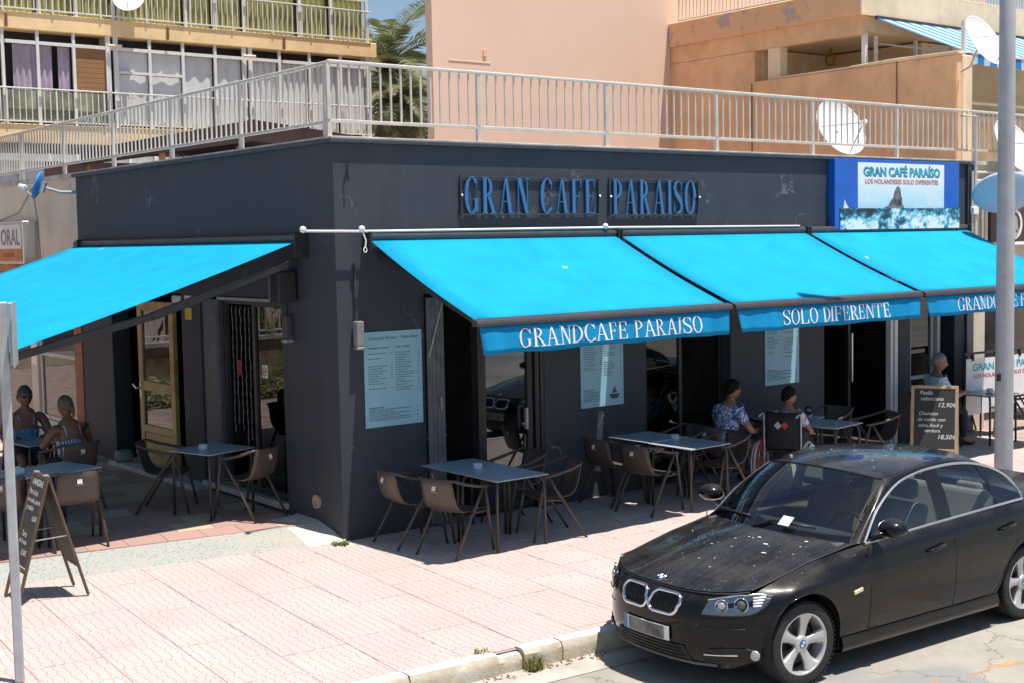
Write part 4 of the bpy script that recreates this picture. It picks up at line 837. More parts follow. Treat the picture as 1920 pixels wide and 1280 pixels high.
# ================================================================== palms
def palm(label, base, H, n, L, seed, mat, up=.9, droop=1.3, deadn=0):
    rr = random.Random(seed); b = Vector(base); t = thing('palm_tree', label, 'palm', b); mb = MB()
    mb.tube([(0,0,0),(.05,.02,H*.35),(.02,0,H*.7),(0,0,H)], [.28,.22,.2,.24], 10); mb.build('trunk', pm('palm trunk', (.14,.10,.07), .9, .4, 12, .6, 20), t, smooth=True)
    cr = MB()
    for k in range(n):
        a = 2.4*k+rr.uniform(-.3,.3); el = lerp(1.35, -1.0, (k/n)**.9)+rr.uniform(-.15,.15); l = L*rr.uniform(.8,1.1); P = []; p = Vector((0,0,H)); e = el
        m = 12; dd = Vector((math.cos(a), math.sin(a), 0))
        for q in range(m+1):
            P.append(p.copy()); s = l/m; p = p+(dd*math.cos(e)+Vector((0,0,1))*math.sin(e))*s; e -= droop/m*(1.15-.3*(q/m))*(1 if el > -.3 else .45)
            e = max(e, -1.5)
        cr.tube(P, [.028*(1-.85*q/m)+.004 for q in range(m+1)], 4)
        for q in range(1, m+1):
            for h_ in range(5):
                u_ = (q-1+h_/5); i = int(u_); f = u_-i; o = P[i].lerp(P[i+1], f); tg = (P[i+1]-P[i]).normalized(); side = tg.cross(Vector((0,0,1))).normalized(); upv = side.cross(tg)
                ll = .55*math.sin(math.pi*min(1,(.12+.88*u_/m)))**.7*rr.uniform(.8,1.1)*L/2.6
                for sg in (-1, 1):
                    dr = (side*sg*.85+tg*.55+upv*.25+Vector((0,0,-.25*rr.random()))).normalized(); w = .015; tip = o+dr*ll-Vector((0,0,.12*ll)); md = o+dr*ll*.5+upv*.02
                    cr.add([o-tg*w, o+tg*w, md+tg*w, tip, md-tg*w], [(0,1,2,3,4)])
    cr.build('crown', mat, t); return t
def m_palm(name, a, b):
    t = NT(name); g_ = t.node('ShaderNodeNewGeometry'); k = t.mix(g_.outputs['Random Per Island'], a, b); t.base(k, .5, 0, .5); tl = t.node('ShaderNodeBsdfTranslucent'); t.l.new(k, tl.inputs[0]); mx = t.node('ShaderNodeMixShader'); mx.inputs[0].default_value = .3; t.l.new(t.b.outputs[0], mx.inputs[1]); t.l.new(tl.outputs[0], mx.inputs[2]); t.l.new(mx.outputs[0], t.out.inputs[0]); return t.m
MP = m_palm('palm leaf', (.17,.20,.085), (.38,.39,.20)); MP2 = m_palm('dusty palm leaf', (.15,.165,.075), (.34,.33,.19))
c = at(728, 128, 1, 31); palm('tall green palm between the ochre and peach blocks', (c.x, 31, 0), c.z, 46, 4.0, 1, MP)
c = at(752, 200, 1, 26.0); palm('lower shaggy palm with drooping grey green fronds beside the peach wall', (c.x, 26.0, 0), c.z, 54, 2.4, 2, MP2, droop=1.9)
# ================================================================== to the right of the cafe
nb = thing('neighbour_shop', 'cluttered shop front right of the cafe with pipes and meters', 'building', (12.5, 0, 0), world=True)
mb = MB(); mb.box(11.62, 20, .02, .3, 2.6, 4.2); mb.box(11.6, 11.95, -.02, .3, 0, 2.6); mb.box(13.3, 13.7, .0, .3, 0, 2.6); mb.build('wall', M['beige'], nb); mb = MB(); mb.box(11.5, 20, -.03, .35, 4.2, 4.262); mb.build('coping', M['concrete_cap'], nb)
mb = MB(); mb.box(11.95, 20, .5, .55, 0, 2.6); mb.build('dark_opening', M['interior'], nb); mb = MB(); mb.box(11.43, 11.61, -.04, .3, 0, 4.2); mb.build('corner_strip', M['charcoal2'], nb)
mb = MB(); mb.box(11.6, 20, .3, 9, 4.0, 4.19); mb.build('roof', M['concrete_cap'], nb)
for k, (x, z0, z1, r) in enumerate(((11.50, 2.5, 4.1, .02), (11.58, 2.6, 4.95, .028), (11.78, 2.6, 3.9, .02), (11.88, 2.7, 3.5, .03))):
    mb = MB(); mb.tube([(x,-.07,z0),(x,-.07,z1)]+([(x-.35,-.05,z1)] if k == 1 else []), r, 7); mb.build('pipe', M['rail'], nb)
for z in (4.08, 3.95): mb = MB(); mb.tube([(11.6,-.06,z),(14.5,-.06,z+.02)], .022, 7); mb.build('pipe', M['rail'], nb)
for k, (x, z) in enumerate(((11.70, 3.78), (11.47, 3.42))): mb = MB(); mb.box(x, x+.14, -.12, -.05, z, z+.12); mb.build('junction_box', M['white_plastic'], nb, bevel=.01)
sg = thing('shop_sign', 'dark brown sign board with white round logo beside the lamp post', 'sign', (13, 0, 3), world=True)
mb = MB(); mb.box(11.98, 15.5, -.10, .0, 2.98, 4.0); mb.build('board', pm('dark brown board', (.085,.045,.04), .6, .3, 2), sg)
mb = MB(); mb.lathe([(.25,0),(.25,.01),(.0,.012)], 28, (12.62,-.105,3.26), Matrix.Rotation(R_(90),4,'X').to_3x3()); mb.build('white_disc', M['white'], sg)
mb = MB(); mb.tube([(12.62+.14*math.cos(a),-.118,3.27+.16*math.sin(a)) for a in [R_(-60+k*24) for k in range(11)]], .022, 6); mb.build('logo_curl', pm('brown print', (.15,.07,.06), .5), sg)
mb = MB(); mb.tube([(12.0,-.12,2.94),(15.5,-.12,2.94)], .03, 8); tag(mb.build('conduit', M['white_plastic']), 'white conduit under the dark brown sign board', 'conduit')
# banner barrier
bn = thing('banner', 'white banner with GRAN CAFÉ print on a black barrier frame', 'banner', (11.6,-.6,0), world=True); a = Vector((10.62,-.52,0)); d = Vector((1,-.05,0)).normalized()
mb = MB(); mb.tube([a+Vector((0,0,.02)), a+Vector((0,0,1.31)), a+d*2.3+Vector((0,0,1.31)), a+d*2.3+Vector((0,0,.02))], .022, 8); mb.build('frame', M['black_metal'], bn)
mb = MB(); mb.obox(a+d*1.15+Vector((0,0,.80)), d*1.1, Vector((0,.003,0)), Vector((0,0,.43))); mb.build('sheet', M['white'], bn)
for q in (.2, .8, 1.4, 2.0): mb = MB(); mb.tube([a+d*q+Vector((0,-.0,1.2)), a+d*q+Vector((0,0,1.32))], .03, 6); mb.build('strap', M['black'], bn)
mb = MB(); add_text(mb, 'GRAN CAFÉ PARAÍSO', a+d*1.15+Vector((0,-.006,1.04)), d, (0,0,1), .15, 'CENTER', fit=1.9, bold=.03); mb.build('title_lettering', bpy.data.materials['turquoise print'], bn)
mb = MB(); add_text(mb, 'LOS HOLANDESES SOLO DIFERENTES', a+d*1.15+Vector((0,-.006,.93)), d, (0,0,1), .08, 'CENTER', fit=1.85, bold=.03); tag(mb.build('subtitle_lettering', bpy.data.materials['red print'], bn), kind='stuff')
# ================================================================== lamp post and road sign
lp = thing('lamp_post', 'grey steel lamp post on the pavement behind the car', 'lamp post', (6.66,-3.62,0)); mb = MB()
mb.tube([(0,0,0),(0,0,.5),(0,0,2.0),(0,0,5),(0,0,9.2)], [.104,.103,.101,.09,.07], 24); mb.build('shaft', M['pole'], lp, smooth=True)
mb = MB(); mb.lathe([(.19,0),(.19,.02),(.14,.05),(.125,.12)], 24); mb.build('base_collar', M['pole'], lp, auto=40)
mb = MB(); mb.tube([(0,0,9.1),(-.08,.03,9.32),(-.25,.09,9.4)], [.05,.045,.04], 10); mb.build('arm', M['pole'], lp, smooth=True)
mb = MB(); mb.obox((-.42,.15,9.42), Vector((-.20,.07,.02)), Vector((.03,.08,0)), Vector((0,0,.04))); mb.build('lamp_head', M['pole'], lp, bevel=.03, seg=2)
mb = MB(); mb.box(-.13,-.09,-.02,.02,1.45,1.53); mb.build('strap_clip', M['black_metal'], lp)
M['alu'] = pm('matt aluminium', (.44,.46,.48), .45, .12, 8, metal=.1)
sp = thing('road_sign', 'aluminium road sign post at the left edge, seen from the side', 'road sign', (-4.15,-2.345,0), R_(-21)); mb = MB()
mb.prism([(-.034,-.02),(.034,-.02),(.034,.02),(-.034,.02)], (0,0,0), (1,0,0), (0,1,0), (0,0,2.78)); o = mb.build('post', M['alu'], sp, bevel=.012, seg=3)
mb = MB(); mb.box(.038,.075,-.01,.18,2.33,2.77); mb.box(.076,.082,-.30,.20,2.325,2.78); mb.build('sign_panel', M['alu'], sp, bevel=.004)
# ================================================================== end of the side street (seen only in the window panes)
wl_ = thing('garden_wall', 'pale garden wall with fence closing the side street, mirrored in the panes', 'wall', (-9, 12.6, 0), world=True)
mb = MB(); mb.box(-26,-2.2,12.5,12.8,-.1,1.22); mb.build('wall', pm('rough stone wall', (.42,.33,.21), .9, .3, 2.2, .4, 8, dark=(.12,.085,.05)), wl_); mb = MB(); mb.box(-26,-2.2,12.45,12.85,1.22,1.30); mb.build('cap', M['concrete_cap'], wl_)
railing('fence', 'white metal fence on the garden wall, mirrored in the panes', (-18,12.65), (-2.3,12.65), 12, 1.4, 2.3, 1.30, .16, M['rail2'], None, .014)
palm('palm behind the garden wall fence, mirrored in the panes', (-5.2, 14.2, 0), 2.3, 40, 2.0, 5, MP)
palm('second palm behind the garden wall fence, mirrored in the panes', (-8.4, 14.8, 0), 2.1, 40, 2.2, 6, MP)
hb_ = thing('apartment_block', 'pale block behind the garden wall, mirrored in the panes', 'building', (-12, 26, 0), world=True); mb = MB(); mb.box(-40,-2.5,24,32,0,12); mb.build('wall', M['beige'], hb_)
for k in range(8):
    for q in range(3): mb = MB(); mb.box(-38+k*4.4,-34.6+k*4.4,23.95,24.0,.6+q*3.1,3.0+q*3.1); mb.build('window', M['interior'], hb_)

hd = MB(); rh = random.Random(9)  # hedge added out of view to darken the reflection in the panes
for k in range(2600):
    x = rh.uniform(-14, -2.4); y = rh.uniform(11.5, 12.35); z = rh.uniform(.0, .62+.12*math.sin(x*2.1)); a, b_2 = rh.uniform(0, 6.28), rh.uniform(-1, 1); L = rh.uniform(.05, .11); u = Vector((math.cos(a)*L, math.sin(a)*L, b_2*L*.6)); v = Vector((-math.sin(a)*L*.5, math.cos(a)*L*.5, L*.3)); c = Vector((x, y, z))
    hd.add([c-u, c+v, c+u, c-v], [(0,1,2,3)])
tag(hd.build('hedge', MP), 'added low green hedge before the garden wall, darkening the reflection in the panes', 'hedge')
# ================================================================== chairs
def make_chair():
    t = thing('terrace_chair', 'x', 'chair')
    prof = [(-.285,.80),(-.268,.72),(-.245,.62),(-.215,.53),(-.175,.475),(-.11,.448),(.0,.440),(.12,.446),(.20,.452),(.235,.438)]
    P = []
    for i, (x, z) in enumerate(prof):
        w = lerp(.205, .225, min(1, i/5)); row = []
        for k in range(9):
            q = k/4-1; b = -.035*(1-q*q) if i < 4 else -.035*(1-q*q)*max(0, 1-(i-3)/3); row.append((x+b, q*w, z-(.012*(1-q*q) if i > 4 else 0)))
        P.append(row)
    mb = MB(); mb.grid(P); o = mb.build('shell', M['chair'], t, smooth=True); sd = o.modifiers.new('thick', 'SOLIDIFY'); sd.thickness = .011
    for s in (-1, 1):
        mb = MB(); mb.tube([(-.285,s*.195,.795),(-.25,s*.235,.785),(-.14,s*.265,.745),(.02,s*.278,.705),(.16,s*.275,.682),(.22,s*.268,.675)], [.013,.016,.017,.017,.016,.013], 8); mb.build('arm', M['chair_leg'], t, smooth=True)
        mb = MB(); mb.tube([(.13,s*.276,.68),(.02,s*.268,.50),(-.05,s*.262,.40),(-.30,s*.262,.0)], [.014,.017,.017,.014], 8); mb.build('leg', M['chair_leg'], t, smooth=True)
        mb = MB(); mb.tube([(.16,s*.275,.675),(.205,s*.268,.50),(.22,s*.262,.40),(.30,s*.262,.0)], [.014,.017,.017,.014], 8); mb.build('leg', M['chair_leg'], t, smooth=True)
        mb = MB(); mb.tube([(-.06,s*.258,.415),(.05,s*.232,.425),(.215,s*.258,.432)], .014, 8); mb.build('seat_rail', M['chair_leg'], t, smooth=True)
    for k in range(3):
        mb = MB(); mb.obox((-.3165+.0,.017*(k-1),.705), (.0012,0,0), (0,.0065,0), (.006,0,.022)); mb.build('logo_bar', M['white'], t)
    mb = MB(); mb.obox((-.3085,0,.668), (.0012,0,0), (0,.035,0), (.001,0,.005)); mb.build('logo_strip', pm('pale brown print', (.35,.28,.24), .6), t)
    return t
chair0 = make_chair(); used = [False]
def chair(x, y, deg, label, z=0, group='brown terrace chairs'):
    c = chair0 if not used[0] else copy_tree(chair0); used[0] = True
    c.location = (x, y, z); c.rotation_euler = (0, 0, R_(deg)); c['label'] = label; c['group'] = group; return c
chair(.50, -.52, -4, 'brown chair against the corner pillar, at the table nearest the corner')
chair(.60, -1.20, 14, 'brown chair nearest the viewer at the corner table, back turned left')
chair(1.83, -1.25, 162, 'brown chair right of the corner table with one leg in the sun')
chair(1.95, -.50, 178, 'brown chair behind the corner table in front of the glass door')
chair(3.52, -.38, 3, 'brown chair left of the middle table pair, close to the wall')
chair(3.48, -1.05, 8, 'brown chair left of the middle table pair, nearest the viewer')
chair(4.58, -1.16, 174, 'brown chair right of the middle table pair, facing left')
chair(4.66, -.40, 176, 'brown chair right of the middle tables by the window, behind the seated man')
chair(5.15, -.62, 4, 'brown chair the man in the blue patterned shirt sits on')
chair(7.35, -.55, 186, 'brown chair right of the wine glass table, close to the wall')
chair(7.35, -1.30, 150, 'brown chair with its back to the viewer beside the chalkboard with prices')
chair(6.55, -.12, 268, 'brown chair behind the wine glass table under the third menu board')
chair(9.84, -.52, -25, 'brown chair the man in the pale striped shirt sits on')
chair(11.45, -.35, 190, 'brown chair in front of the white banner, behind the coffee table')
chair(10.95, -1.35, 115, 'brown chair just right of the lamp post with its back to the viewer')
chair(-.42, 1.30, 112, 'brown chair with white logo on its back at the side terrace table', TZ)
chair(-.95, 2.35, -35, 'brown chair in shade behind the side terrace table', TZ)
chair(-2.42, 1.28, 84, 'brown chair directly behind the left chalkboard', TZ)
chair(-3.15, 1.45, 84, 'brown chair partly hidden by the sign post at the left edge', TZ)
chair(-1.74, 3.22, 97, 'chair the woman in the striped top sits on', TZ)
chair(-1.82, 4.55, 262, 'chair the woman with sunglasses sits on', TZ)
# ================================================================== tables
def make_table():
    t = thing('terrace_table', 'x', 'table'); s = .34
    mb = MB(); mb.box(-s, s, -s, s, .728, .74); mb.build('top', M['table'], t, bevel=.003)
    mb = MB(); mb.box(-.25, .25, -.25, .25, .705, .7275); mb.build('under_frame', M['table_leg'], t, bevel=.004)
    for a in (-1, 1):
        for b in (-1, 1):
            mb = MB(); mb.tube([(a*.19,b*.19,.716),(a*.25,b*.25,.714),(a*.285,b*.285,.695),(a*.302,b*.302,.65),(a*.306,b*.306,.58),(a*.31,b*.31,0)], .016, 8); mb.build('leg', M['table_leg'], t, smooth=True)
    return t
table0 = make_table(); tu = [False]
def table(x, y, deg, label, z=0):
    c = table0 if not tu[0] else copy_tree(table0); tu[0] = True; c.location = (x, y, z); c.rotation_euler = (0, 0, R_(deg)); c['label'] = label; c['group'] = 'blue grey terrace tables'; return c
table(1.62, 1.15, 20, 'dim table inside the open doorway behind the folded shutter', .1)
chair(1.35, 1.75, -80, 'dim chair inside the open doorway behind the folded shutter', .1)
table(1.21, -1.225, -1, 'blue grey table nearest the viewer, front half of the corner pair')
table(1.215, -.54, -1, 'blue grey table by the glass door, rear half of the corner pair')
table(4.04, -1.16, 1, 'blue grey table, front half of the middle pair beside the car')
table(4.06, -.44, 1, 'blue grey table, wall side half of the middle pair')
table(6.47, -1.22, 9, 'blue grey table with the wine glass in front of the wheelchair')
table(6.58, -.52, 9, 'blue grey table close to the wall under the third menu board')
table(10.72, -.82, -4, 'blue grey table with a coffee cup behind the lamp post')
table(-.63, 1.78, 15, 'blue grey table beside the terrace window of the side terrace', TZ)
table(-2.44, 1.72, 15, 'grey table behind the left chalkboard', TZ)
table(-3.12, 1.62, 15, 'grey table cut by the left edge behind the sign post', TZ)
table(-1.83, 3.88, 6, 'table between the two women on the side terrace', TZ)
def ashtray(x, y, z, label):
    t = thing('ashtray', label, 'ashtray', (x, y, z), group='white ashtrays'); mb = MB(); mb.lathe([(.044,0),(.05,.012),(.05,.048),(.046,.052),(.036,.05),(.034,.02),(.0,.018)], 20); mb.build('bowl', M['ash'], t, auto=40)
    for k in range(3): mb = MB(); a = k*2.09; mb.obox((.043*math.cos(a),.043*math.sin(a),.052), (.006*math.cos(a),.006*math.sin(a),0), (-.005*math.sin(a),.005*math.cos(a),0), (0,0,.003)); mb.build('rest', M['ash'], t)
ashtray(1.20, -.80, .741, 'white ashtray on the table pair nearest the corner'); ashtray(4.16, -.80, .741, 'white ashtray on the middle table pair'); ashtray(-.72, 1.82, .741+TZ, 'white ashtray on the side terrace table by the window')
t = thing('napkin_box', 'white napkin box on the grey table behind the sign post', 'napkin box', (-2.86,1.66,.741+TZ), R_(15)); mb = MB(); mb.box(-.075,.075,-.05,.05,0,.06); mb.build('body', M['ash'], t, bevel=.012, seg=2); mb = MB(); mb.box(-.05,.05,-.006,.006,.06,.075); mb.build('napkins', M['white'], t)
t = thing('wine_glass', 'large wine glass with dark wine on the table before the wheelchair', 'glass', (6.42,-.98,.741)); mb = MB(); mb.lathe([(.038,0),(.036,.004),(.006,.01),(.005,.07),(.02,.085),(.046,.12),(.052,.155),(.044,.20),(.042,.20),(.050,.155),(.044,.122),(.018,.088),(.0,.086)], 24); mb.build('bowl', M['glass_clear'], t, smooth=True); mb = MB(); mb.lathe([(.0,.088),(.018,.090),(.043,.122),(.048,.14),(.0,.14)], 20); mb.build('wine', pm('dark cola wine', (.03,.008,.006), .1), t, smooth=True)
t = thing('cigarette_pack', 'green and white cigarette pack on the wine glass table', 'pack', (6.42,-1.38,.741), R_(30)); mb = MB(); mb.box(-.045,.045,-.028,.028,0,.022); mb.build('box', M['white'], t, bevel=.002); mb = MB(); mb.box(-.046,-.01,-.029,.029,.001,.0235); mb.build('green_end', pm('green print', (.04,.3,.12), .5), t)
for k, (x, y, a, lab) in enumerate(((6.72,-.60,25,'left white cutlery roll on the table by the wall'), (6.82,-.68,25,'right white cutlery roll on the table by the wall'))):
    mb = MB(); mb.tube([(-.09,0,.012),(.09,0,.012)], .011, 8); o = mb.build('napkin_roll', M['white'], None, smooth=True); o.location = (x, y, .741); o.rotation_euler = (0,0,R_(a)); tag(o, lab, 'napkin')
t = thing('coffee_cup', 'white coffee cup on its saucer behind the lamp post', 'cup', (10.66,-.93,.741)); mb = MB(); mb.lathe([(.025,.01),(.045,.03),(.05,.075),(.046,.075),(.04,.03),(.0,.02)], 20); mb.build('cup', M['ash'], t, smooth=True); mb = MB(); mb.lathe([(.03,0),(.08,.012),(.078,.016),(.0,.008)], 20); mb.build('saucer', M['ash'], t, smooth=True); mb = MB(); mb.tube([(.047,0,.065),(.075,0,.06),(.072,0,.035),(.045,0,.03)], .006, 6); mb.build('handle', M['ash'], t, smooth=True)
t = thing('water_bowl', 'small grey bowl on the stone step by the wooden door', 'bowl', (-.1,5.75,.19)); mb = MB(); mb.lathe([(.10,0),(.13,.03),(.12,.12),(.10,.15),(.08,.15),(.1,.1),(.0,.08)], 20); mb.build('body', pm('grey bowl', (.3,.3,.3), .6), t, smooth=True)
# ================================================================== chalkboards
def chalkboard(label, loc, rz, w, h, spread, frame, lines, face_rest=.28):
    """A-frame; the written face looks along local -x"""
    t = thing('chalkboard', label, 'chalkboard', loc, rz); top = h; a = Vector((-spread/2,0,0)); e = Vector((0,0,top)); L = (e-a).length; u = (e-a).normalized(); n = Vector((-u.z,0,u.x))
    for side in (-1, 1):
        uu = Vector((u.x*(-side),0,u.z)); base = Vector((side*spread/2,0,0)); nn = Vector((side*u.z,0,u.x)); g = 'front_leaf' if side < 0 else 'rear_leaf'
        mb = MB()
        for s in (-1, 1): mb.obox(base+uu*L/2+Vector((0,s*(w/2-.02),0)), uu*L/2, (0,.02,0), nn*.011)
        mb.obox(base+uu*(L-.02), uu*.02, (0,w/2-.041,0), nn*.0105); mb.obox(base+uu*(L*face_rest*.9), uu*.018, (0,w/2-.041,0), nn*.0105)
        lf = mb.build(g, frame, t, bevel=.003)
        mb = MB(); z0 = L*face_rest; mb.obox(base+uu*((z0+L-.04)/2), uu*((L-.04-z0)/2), (0,w/2-.041,0), nn*.005); mb.build('board', M['chalk'] if side < 0 else pm('bare board back', (.09,.075,.055), .7), lf)
        if side < 0:
            for k, (txt, yy, zz, sz, al, bo) in enumerate(lines):
                mb = MB(); add_text(mb, txt, base+uu*(L-.04-zz*(L-.04-z0))+nn*.0075+Vector((0,yy*w,0)), (0,-1,0), uu, sz, al, shear=.25, bold=bo); tag(mb.build('chalk_writing', M['chalkwhite'], lf), kind='stuff')
    for s in (-1, 1):
        mb = MB(); q = .5; mb.bar((-spread/2*q, s*(w/2-.015), top*(1-q)+.0), (spread/2*q, s*(w/2-.015), top*(1-q)+.01), .01, .008); mb.build('brace', M['galv'], t)
    for s in (-1, 1): mb = MB(); mb.box(-.02,.02,s*w*.3-.03,s*w*.3+.03,top-.005,top+.006); mb.build('hinge', M['galv'], t)
    return t
chalkboard('dark framed A chalkboard standing on the sunny pavement behind the sign post', (-3.17,-.06,.012), R_(-3), .47, 1.12, .62, M['wood_dark'],
    [('VANDAR', .40, .09, .085, 'LEFT', .03), ('Pan al ajo', .42, .20, .07, 'LEFT', .012), ('con salsa, jamón', .44, .29, .062, 'LEFT', .012), ('y melón', .40, .38, .07, 'LEFT', .012), ('6,00€', -.10, .48, .07, 'LEFT', .012), ('Tarta', .30, .68, .07, 'LEFT', .012), ('de la casa', .38, .76, .06, 'LEFT', .012), ('3,50€', .1, .88, .07, 'LEFT', .012)])
chalkboard('pale wood A chalkboard with 12,90€ and 18,50€ prices behind the car', (at(1752,878,2,0).x, at(1752,878,2,0).y, 0), R_(31), .60, 1.12, .52, M['wood'],
    [('Paella', .32, .10, .072, 'LEFT', .008), ('valenciana', .30, .20, .072, 'LEFT', .008), ('12,90€', -.06, .31, .085, 'LEFT', .01), ('Chuletón', .34, .45, .066, 'LEFT', .006), ('de cerdo con', .36, .55, .066, 'LEFT', .006), ('salsa Aioli y', .34, .65, .066, 'LEFT', .006), ('verdura', .22, .74, .066, 'LEFT', .006), ('18,50€', -.06, .85, .085, 'LEFT', .01)])
# ================================================================== parked car (local x to the rear, y to the kerb side, z up; origin under the front axle)
def m_carpaint():
    t = NT('dusty black car paint'); g_ = t.node('ShaderNodeNewGeometry'); sx = t.node('ShaderNodeSeparateXYZ'); t.l.new(g_.outputs['Normal'], sx.inputs[0])
    up = t.ramp(sx.outputs[2], [(.35, 0.0), (.95, 1.0)]); n = t.ramp(t.noise(2.2, 7, .68), [(.38, 0.0), (.7, 1.0)]); fine = t.noise(70, 4, .7)
    st = t.noise(5, 4, .6, t.coord(scale=(.5, 6, 1), rot=(0,0,.25)))
    dust = t.math('MULTIPLY', up, t.math('ADD', t.math('MULTIPLY', n, .42), t.math('MULTIPLY', t.ramp(st, [(.45, 0.0), (.75, 1.0)]), .18)), True)
    pz = t.node('ShaderNodeSeparateXYZ'); t.l.new(t.tc.outputs['Object'], pz.inputs[0])
    low = t.math('MULTIPLY', t.ramp(pz.outputs[2], [(.15, 1.0), (.55, 0.0)]), t.ramp(t.noise(3, 5, .6, t.coord(scale=(.7,1,2))), [(.45, 0.0), (.8, .14)]))
    sp = t.ramp(t.noise(48, 2, .5), [(.70, 0.0), (.74, 1.0)]); bd = t.ramp(t.noise(7.5, 1, .3, t.coord(loc=(2,5,1))), [(.775, 0.0), (.785, 1.0)])
    k = t.mix(t.math('MULTIPLY', dust, t.math('ADD', .35, t.math('MULTIPLY', fine, .65))), (.005,.005,.007), (.135,.115,.09)); k = t.mix(low, k, (.07,.05,.03)); k = t.mix(t.math('MULTIPLY', t.math('MULTIPLY', sp, up), .35), k, (.45,.42,.36))
    k = t.mix(t.math('MULTIPLY', t.math('MULTIPLY', bd, up), .0), k, (.75,.74,.70))
    t.base(k, t.math('ADD', .22, t.math('MULTIPLY', t.math('ADD', dust, low), .5)), 0, .08); t.b.inputs['Coat Weight'].default_value = 1.0; t.b.inputs['Coat IOR'].default_value = 1.33; t.inp(t.b, 'Coat Roughness', t.math('ADD', .02, t.math('MULTIPLY', dust, .30))); return t.m
M['paint'] = m_carpaint(); M['tyre'] = pm('tyre rubber', (.022,.021,.02), .75, .25, 20, .2, 60); M['rim'] = pm('silver alloy', (.58,.575,.57), .33, .06, 6, metal=.55)
M['gap'] = pm('panel gap', (.004,.004,.005), .6); M['trim'] = pm('bright window trim', (.62,.63,.64), .25, .05, 6, metal=.85); M['gloss_black'] = pm('gloss black', (.008,.008,.01), .15, .1, 6)
M['seat'] = pm('beige seat cloth', (.34,.31,.25), .8, .1, 6); M['dash'] = pm('dark dash', (.06,.065,.07), .7, .1, 8); M['grey_plastic'] = pm('grey plastic', (.12,.12,.12), .5)
M['lamp_in'] = pm('lamp reflector', (.52,.53,.55), .3, .25, 14, metal=.3); M['amber'] = pm('pale amber lens', (.75,.62,.42), .2, .05, 6)
CL = Vector((.42, -5.02, -.15)); CA = R_(-2.3)
car = thing('parked_car', 'dusty black saloon car parked at the kerb with a paper under its wiper', 'car', CL, CA)
Mcar = Matrix.Translation(CL) @ Matrix.Rotation(CA, 4, 'Z'); Minv = Mcar.inverted()
def pl(x, tab):                                       # piecewise linear
    if x <= tab[0][0]: return tab[0][1]
    for (a, va), (b, vb) in zip(tab, tab[1:]):
        if x <= b: return lerp(va, vb, (x-a)/(b-a))
    return tab[-1][1]
def bend(y): return .50*(abs(y)/.85)**3.2
def rbend(y): return .34*(abs(y)/.85)**3.4
# side rows: (half width, height) as functions of x
ROW = [lambda x: (.70, .19), lambda x: (.825, .195), lambda x: (.866, .30), lambda x: (.892, .45), lambda x: (.905, .62),
    lambda x: (.900, .728+.045*max(0, min(1, (x+.3)/2.7))), lambda x: (pl(x, [(-.3,.86),(.0,.882),(.4,.886),(3,.884),(3.5,.85)]), .756+.05*max(0, min(1, (x+.3)/2.7))),
    lambda x: (pl(x, [(-.3,.80),(.2,.845),(.7,.868),(2.9,.862),(3.5,.82)]), pl(x, [(-.3,.745),(-.1,.785),(.15,.825),(.42,.855),(.70,.885),(1.75,.925),(2.74,.955),(3.5,.95)])),
    lambda x: (pl(x, [(-.3,.725),(.15,.742),(.42,.76),(.70,.80),(2.74,.80),(3.1,.745),(3.55,.70)]), pl(x, [(-.3,.768),(-.1,.812),(.15,.866),(.42,.905),(.70,.942),(1.75,.988),(2.74,1.018),(3.1,1.032),(3.55,1.03)]))]
FZ = [.175, .24, .35, .46, .55, .62, .645, .68, .725]; FX = [-.69, -.748, -.774, -.776, -.768, -.748, -.737, -.714, -.668]; FY = [.66, .80, .835, .855, .862, .855, .845, .810, .722]
XS = [-.12, .15, .42, .70, 1.05, 1.40, 1.75, 2.10, 2.42, 2.76, 3.10, 3.38]
RZ = [.20, .26, .36, .48, .62, .78, .82, .94, 1.03]; RX = [3.66, 3.72, 3.75, 3.755, 3.75, 3.745, 3.74, 3.72, 3.68]; RY = [.66, .80, .84, .86, .865, .85, .84, .80, .70]
TS = [0, .2, .4, .55, .68, .80, .90, 1.0]
def side_half(s):
    mb = MB(); G = []
    for j in range(9):
        row = [(FX[j]+bend(FY[j]*q), s*FY[j]*q, FZ[j]) for q in TS]
        for x in XS: y, z = ROW[j](x); row.append((x, s*y, z))
        row += [(RX[j]-rbend(RY[j]*q), s*RY[j]*q, RZ[j]) for q in TS[::-1]]
        G.append(row)
    mb.grid(G); return mb
mb = side_half(-1); b2 = side_half(1); mb.add(b2.v, b2.f)
tmp = mb.build('body_tmp', M['paint'], None, smooth=True, merge=.0005); sb = tmp.modifiers.new('s', 'SUBSURF'); sb.levels = 3; sb.render_levels = 3; sb.boundary_smooth = 'PRESERVE_CORNERS'
shell = evaluated(tmp); bpy.data.objects.remove(tmp)
bm = bmesh.new(); bm.from_mesh(shell)
for xc in (0, 2.76):                                  # wheel arches
    RA = .372; kill = [v for v in bm.verts if abs(v.co.y) > .45 and math.hypot(v.co.x-xc, v.co.z-.325) < RA-.016]
    bmesh.ops.delete(bm, geom=kill, context='VERTS')
    for v in bm.verts:
        if v.is_boundary and abs(v.co.y) > .45:
            d = math.hypot(v.co.x-xc, v.co.z-.325)
            if d < RA+.03 and v.co.z > .17: k_ = RA/d; v.co.x = xc+(v.co.x-xc)*k_; v.co.z = .325+(v.co.z-.325)*k_
bm.to_mesh(shell); 
bvh = BVHTree.FromBMesh(bm)
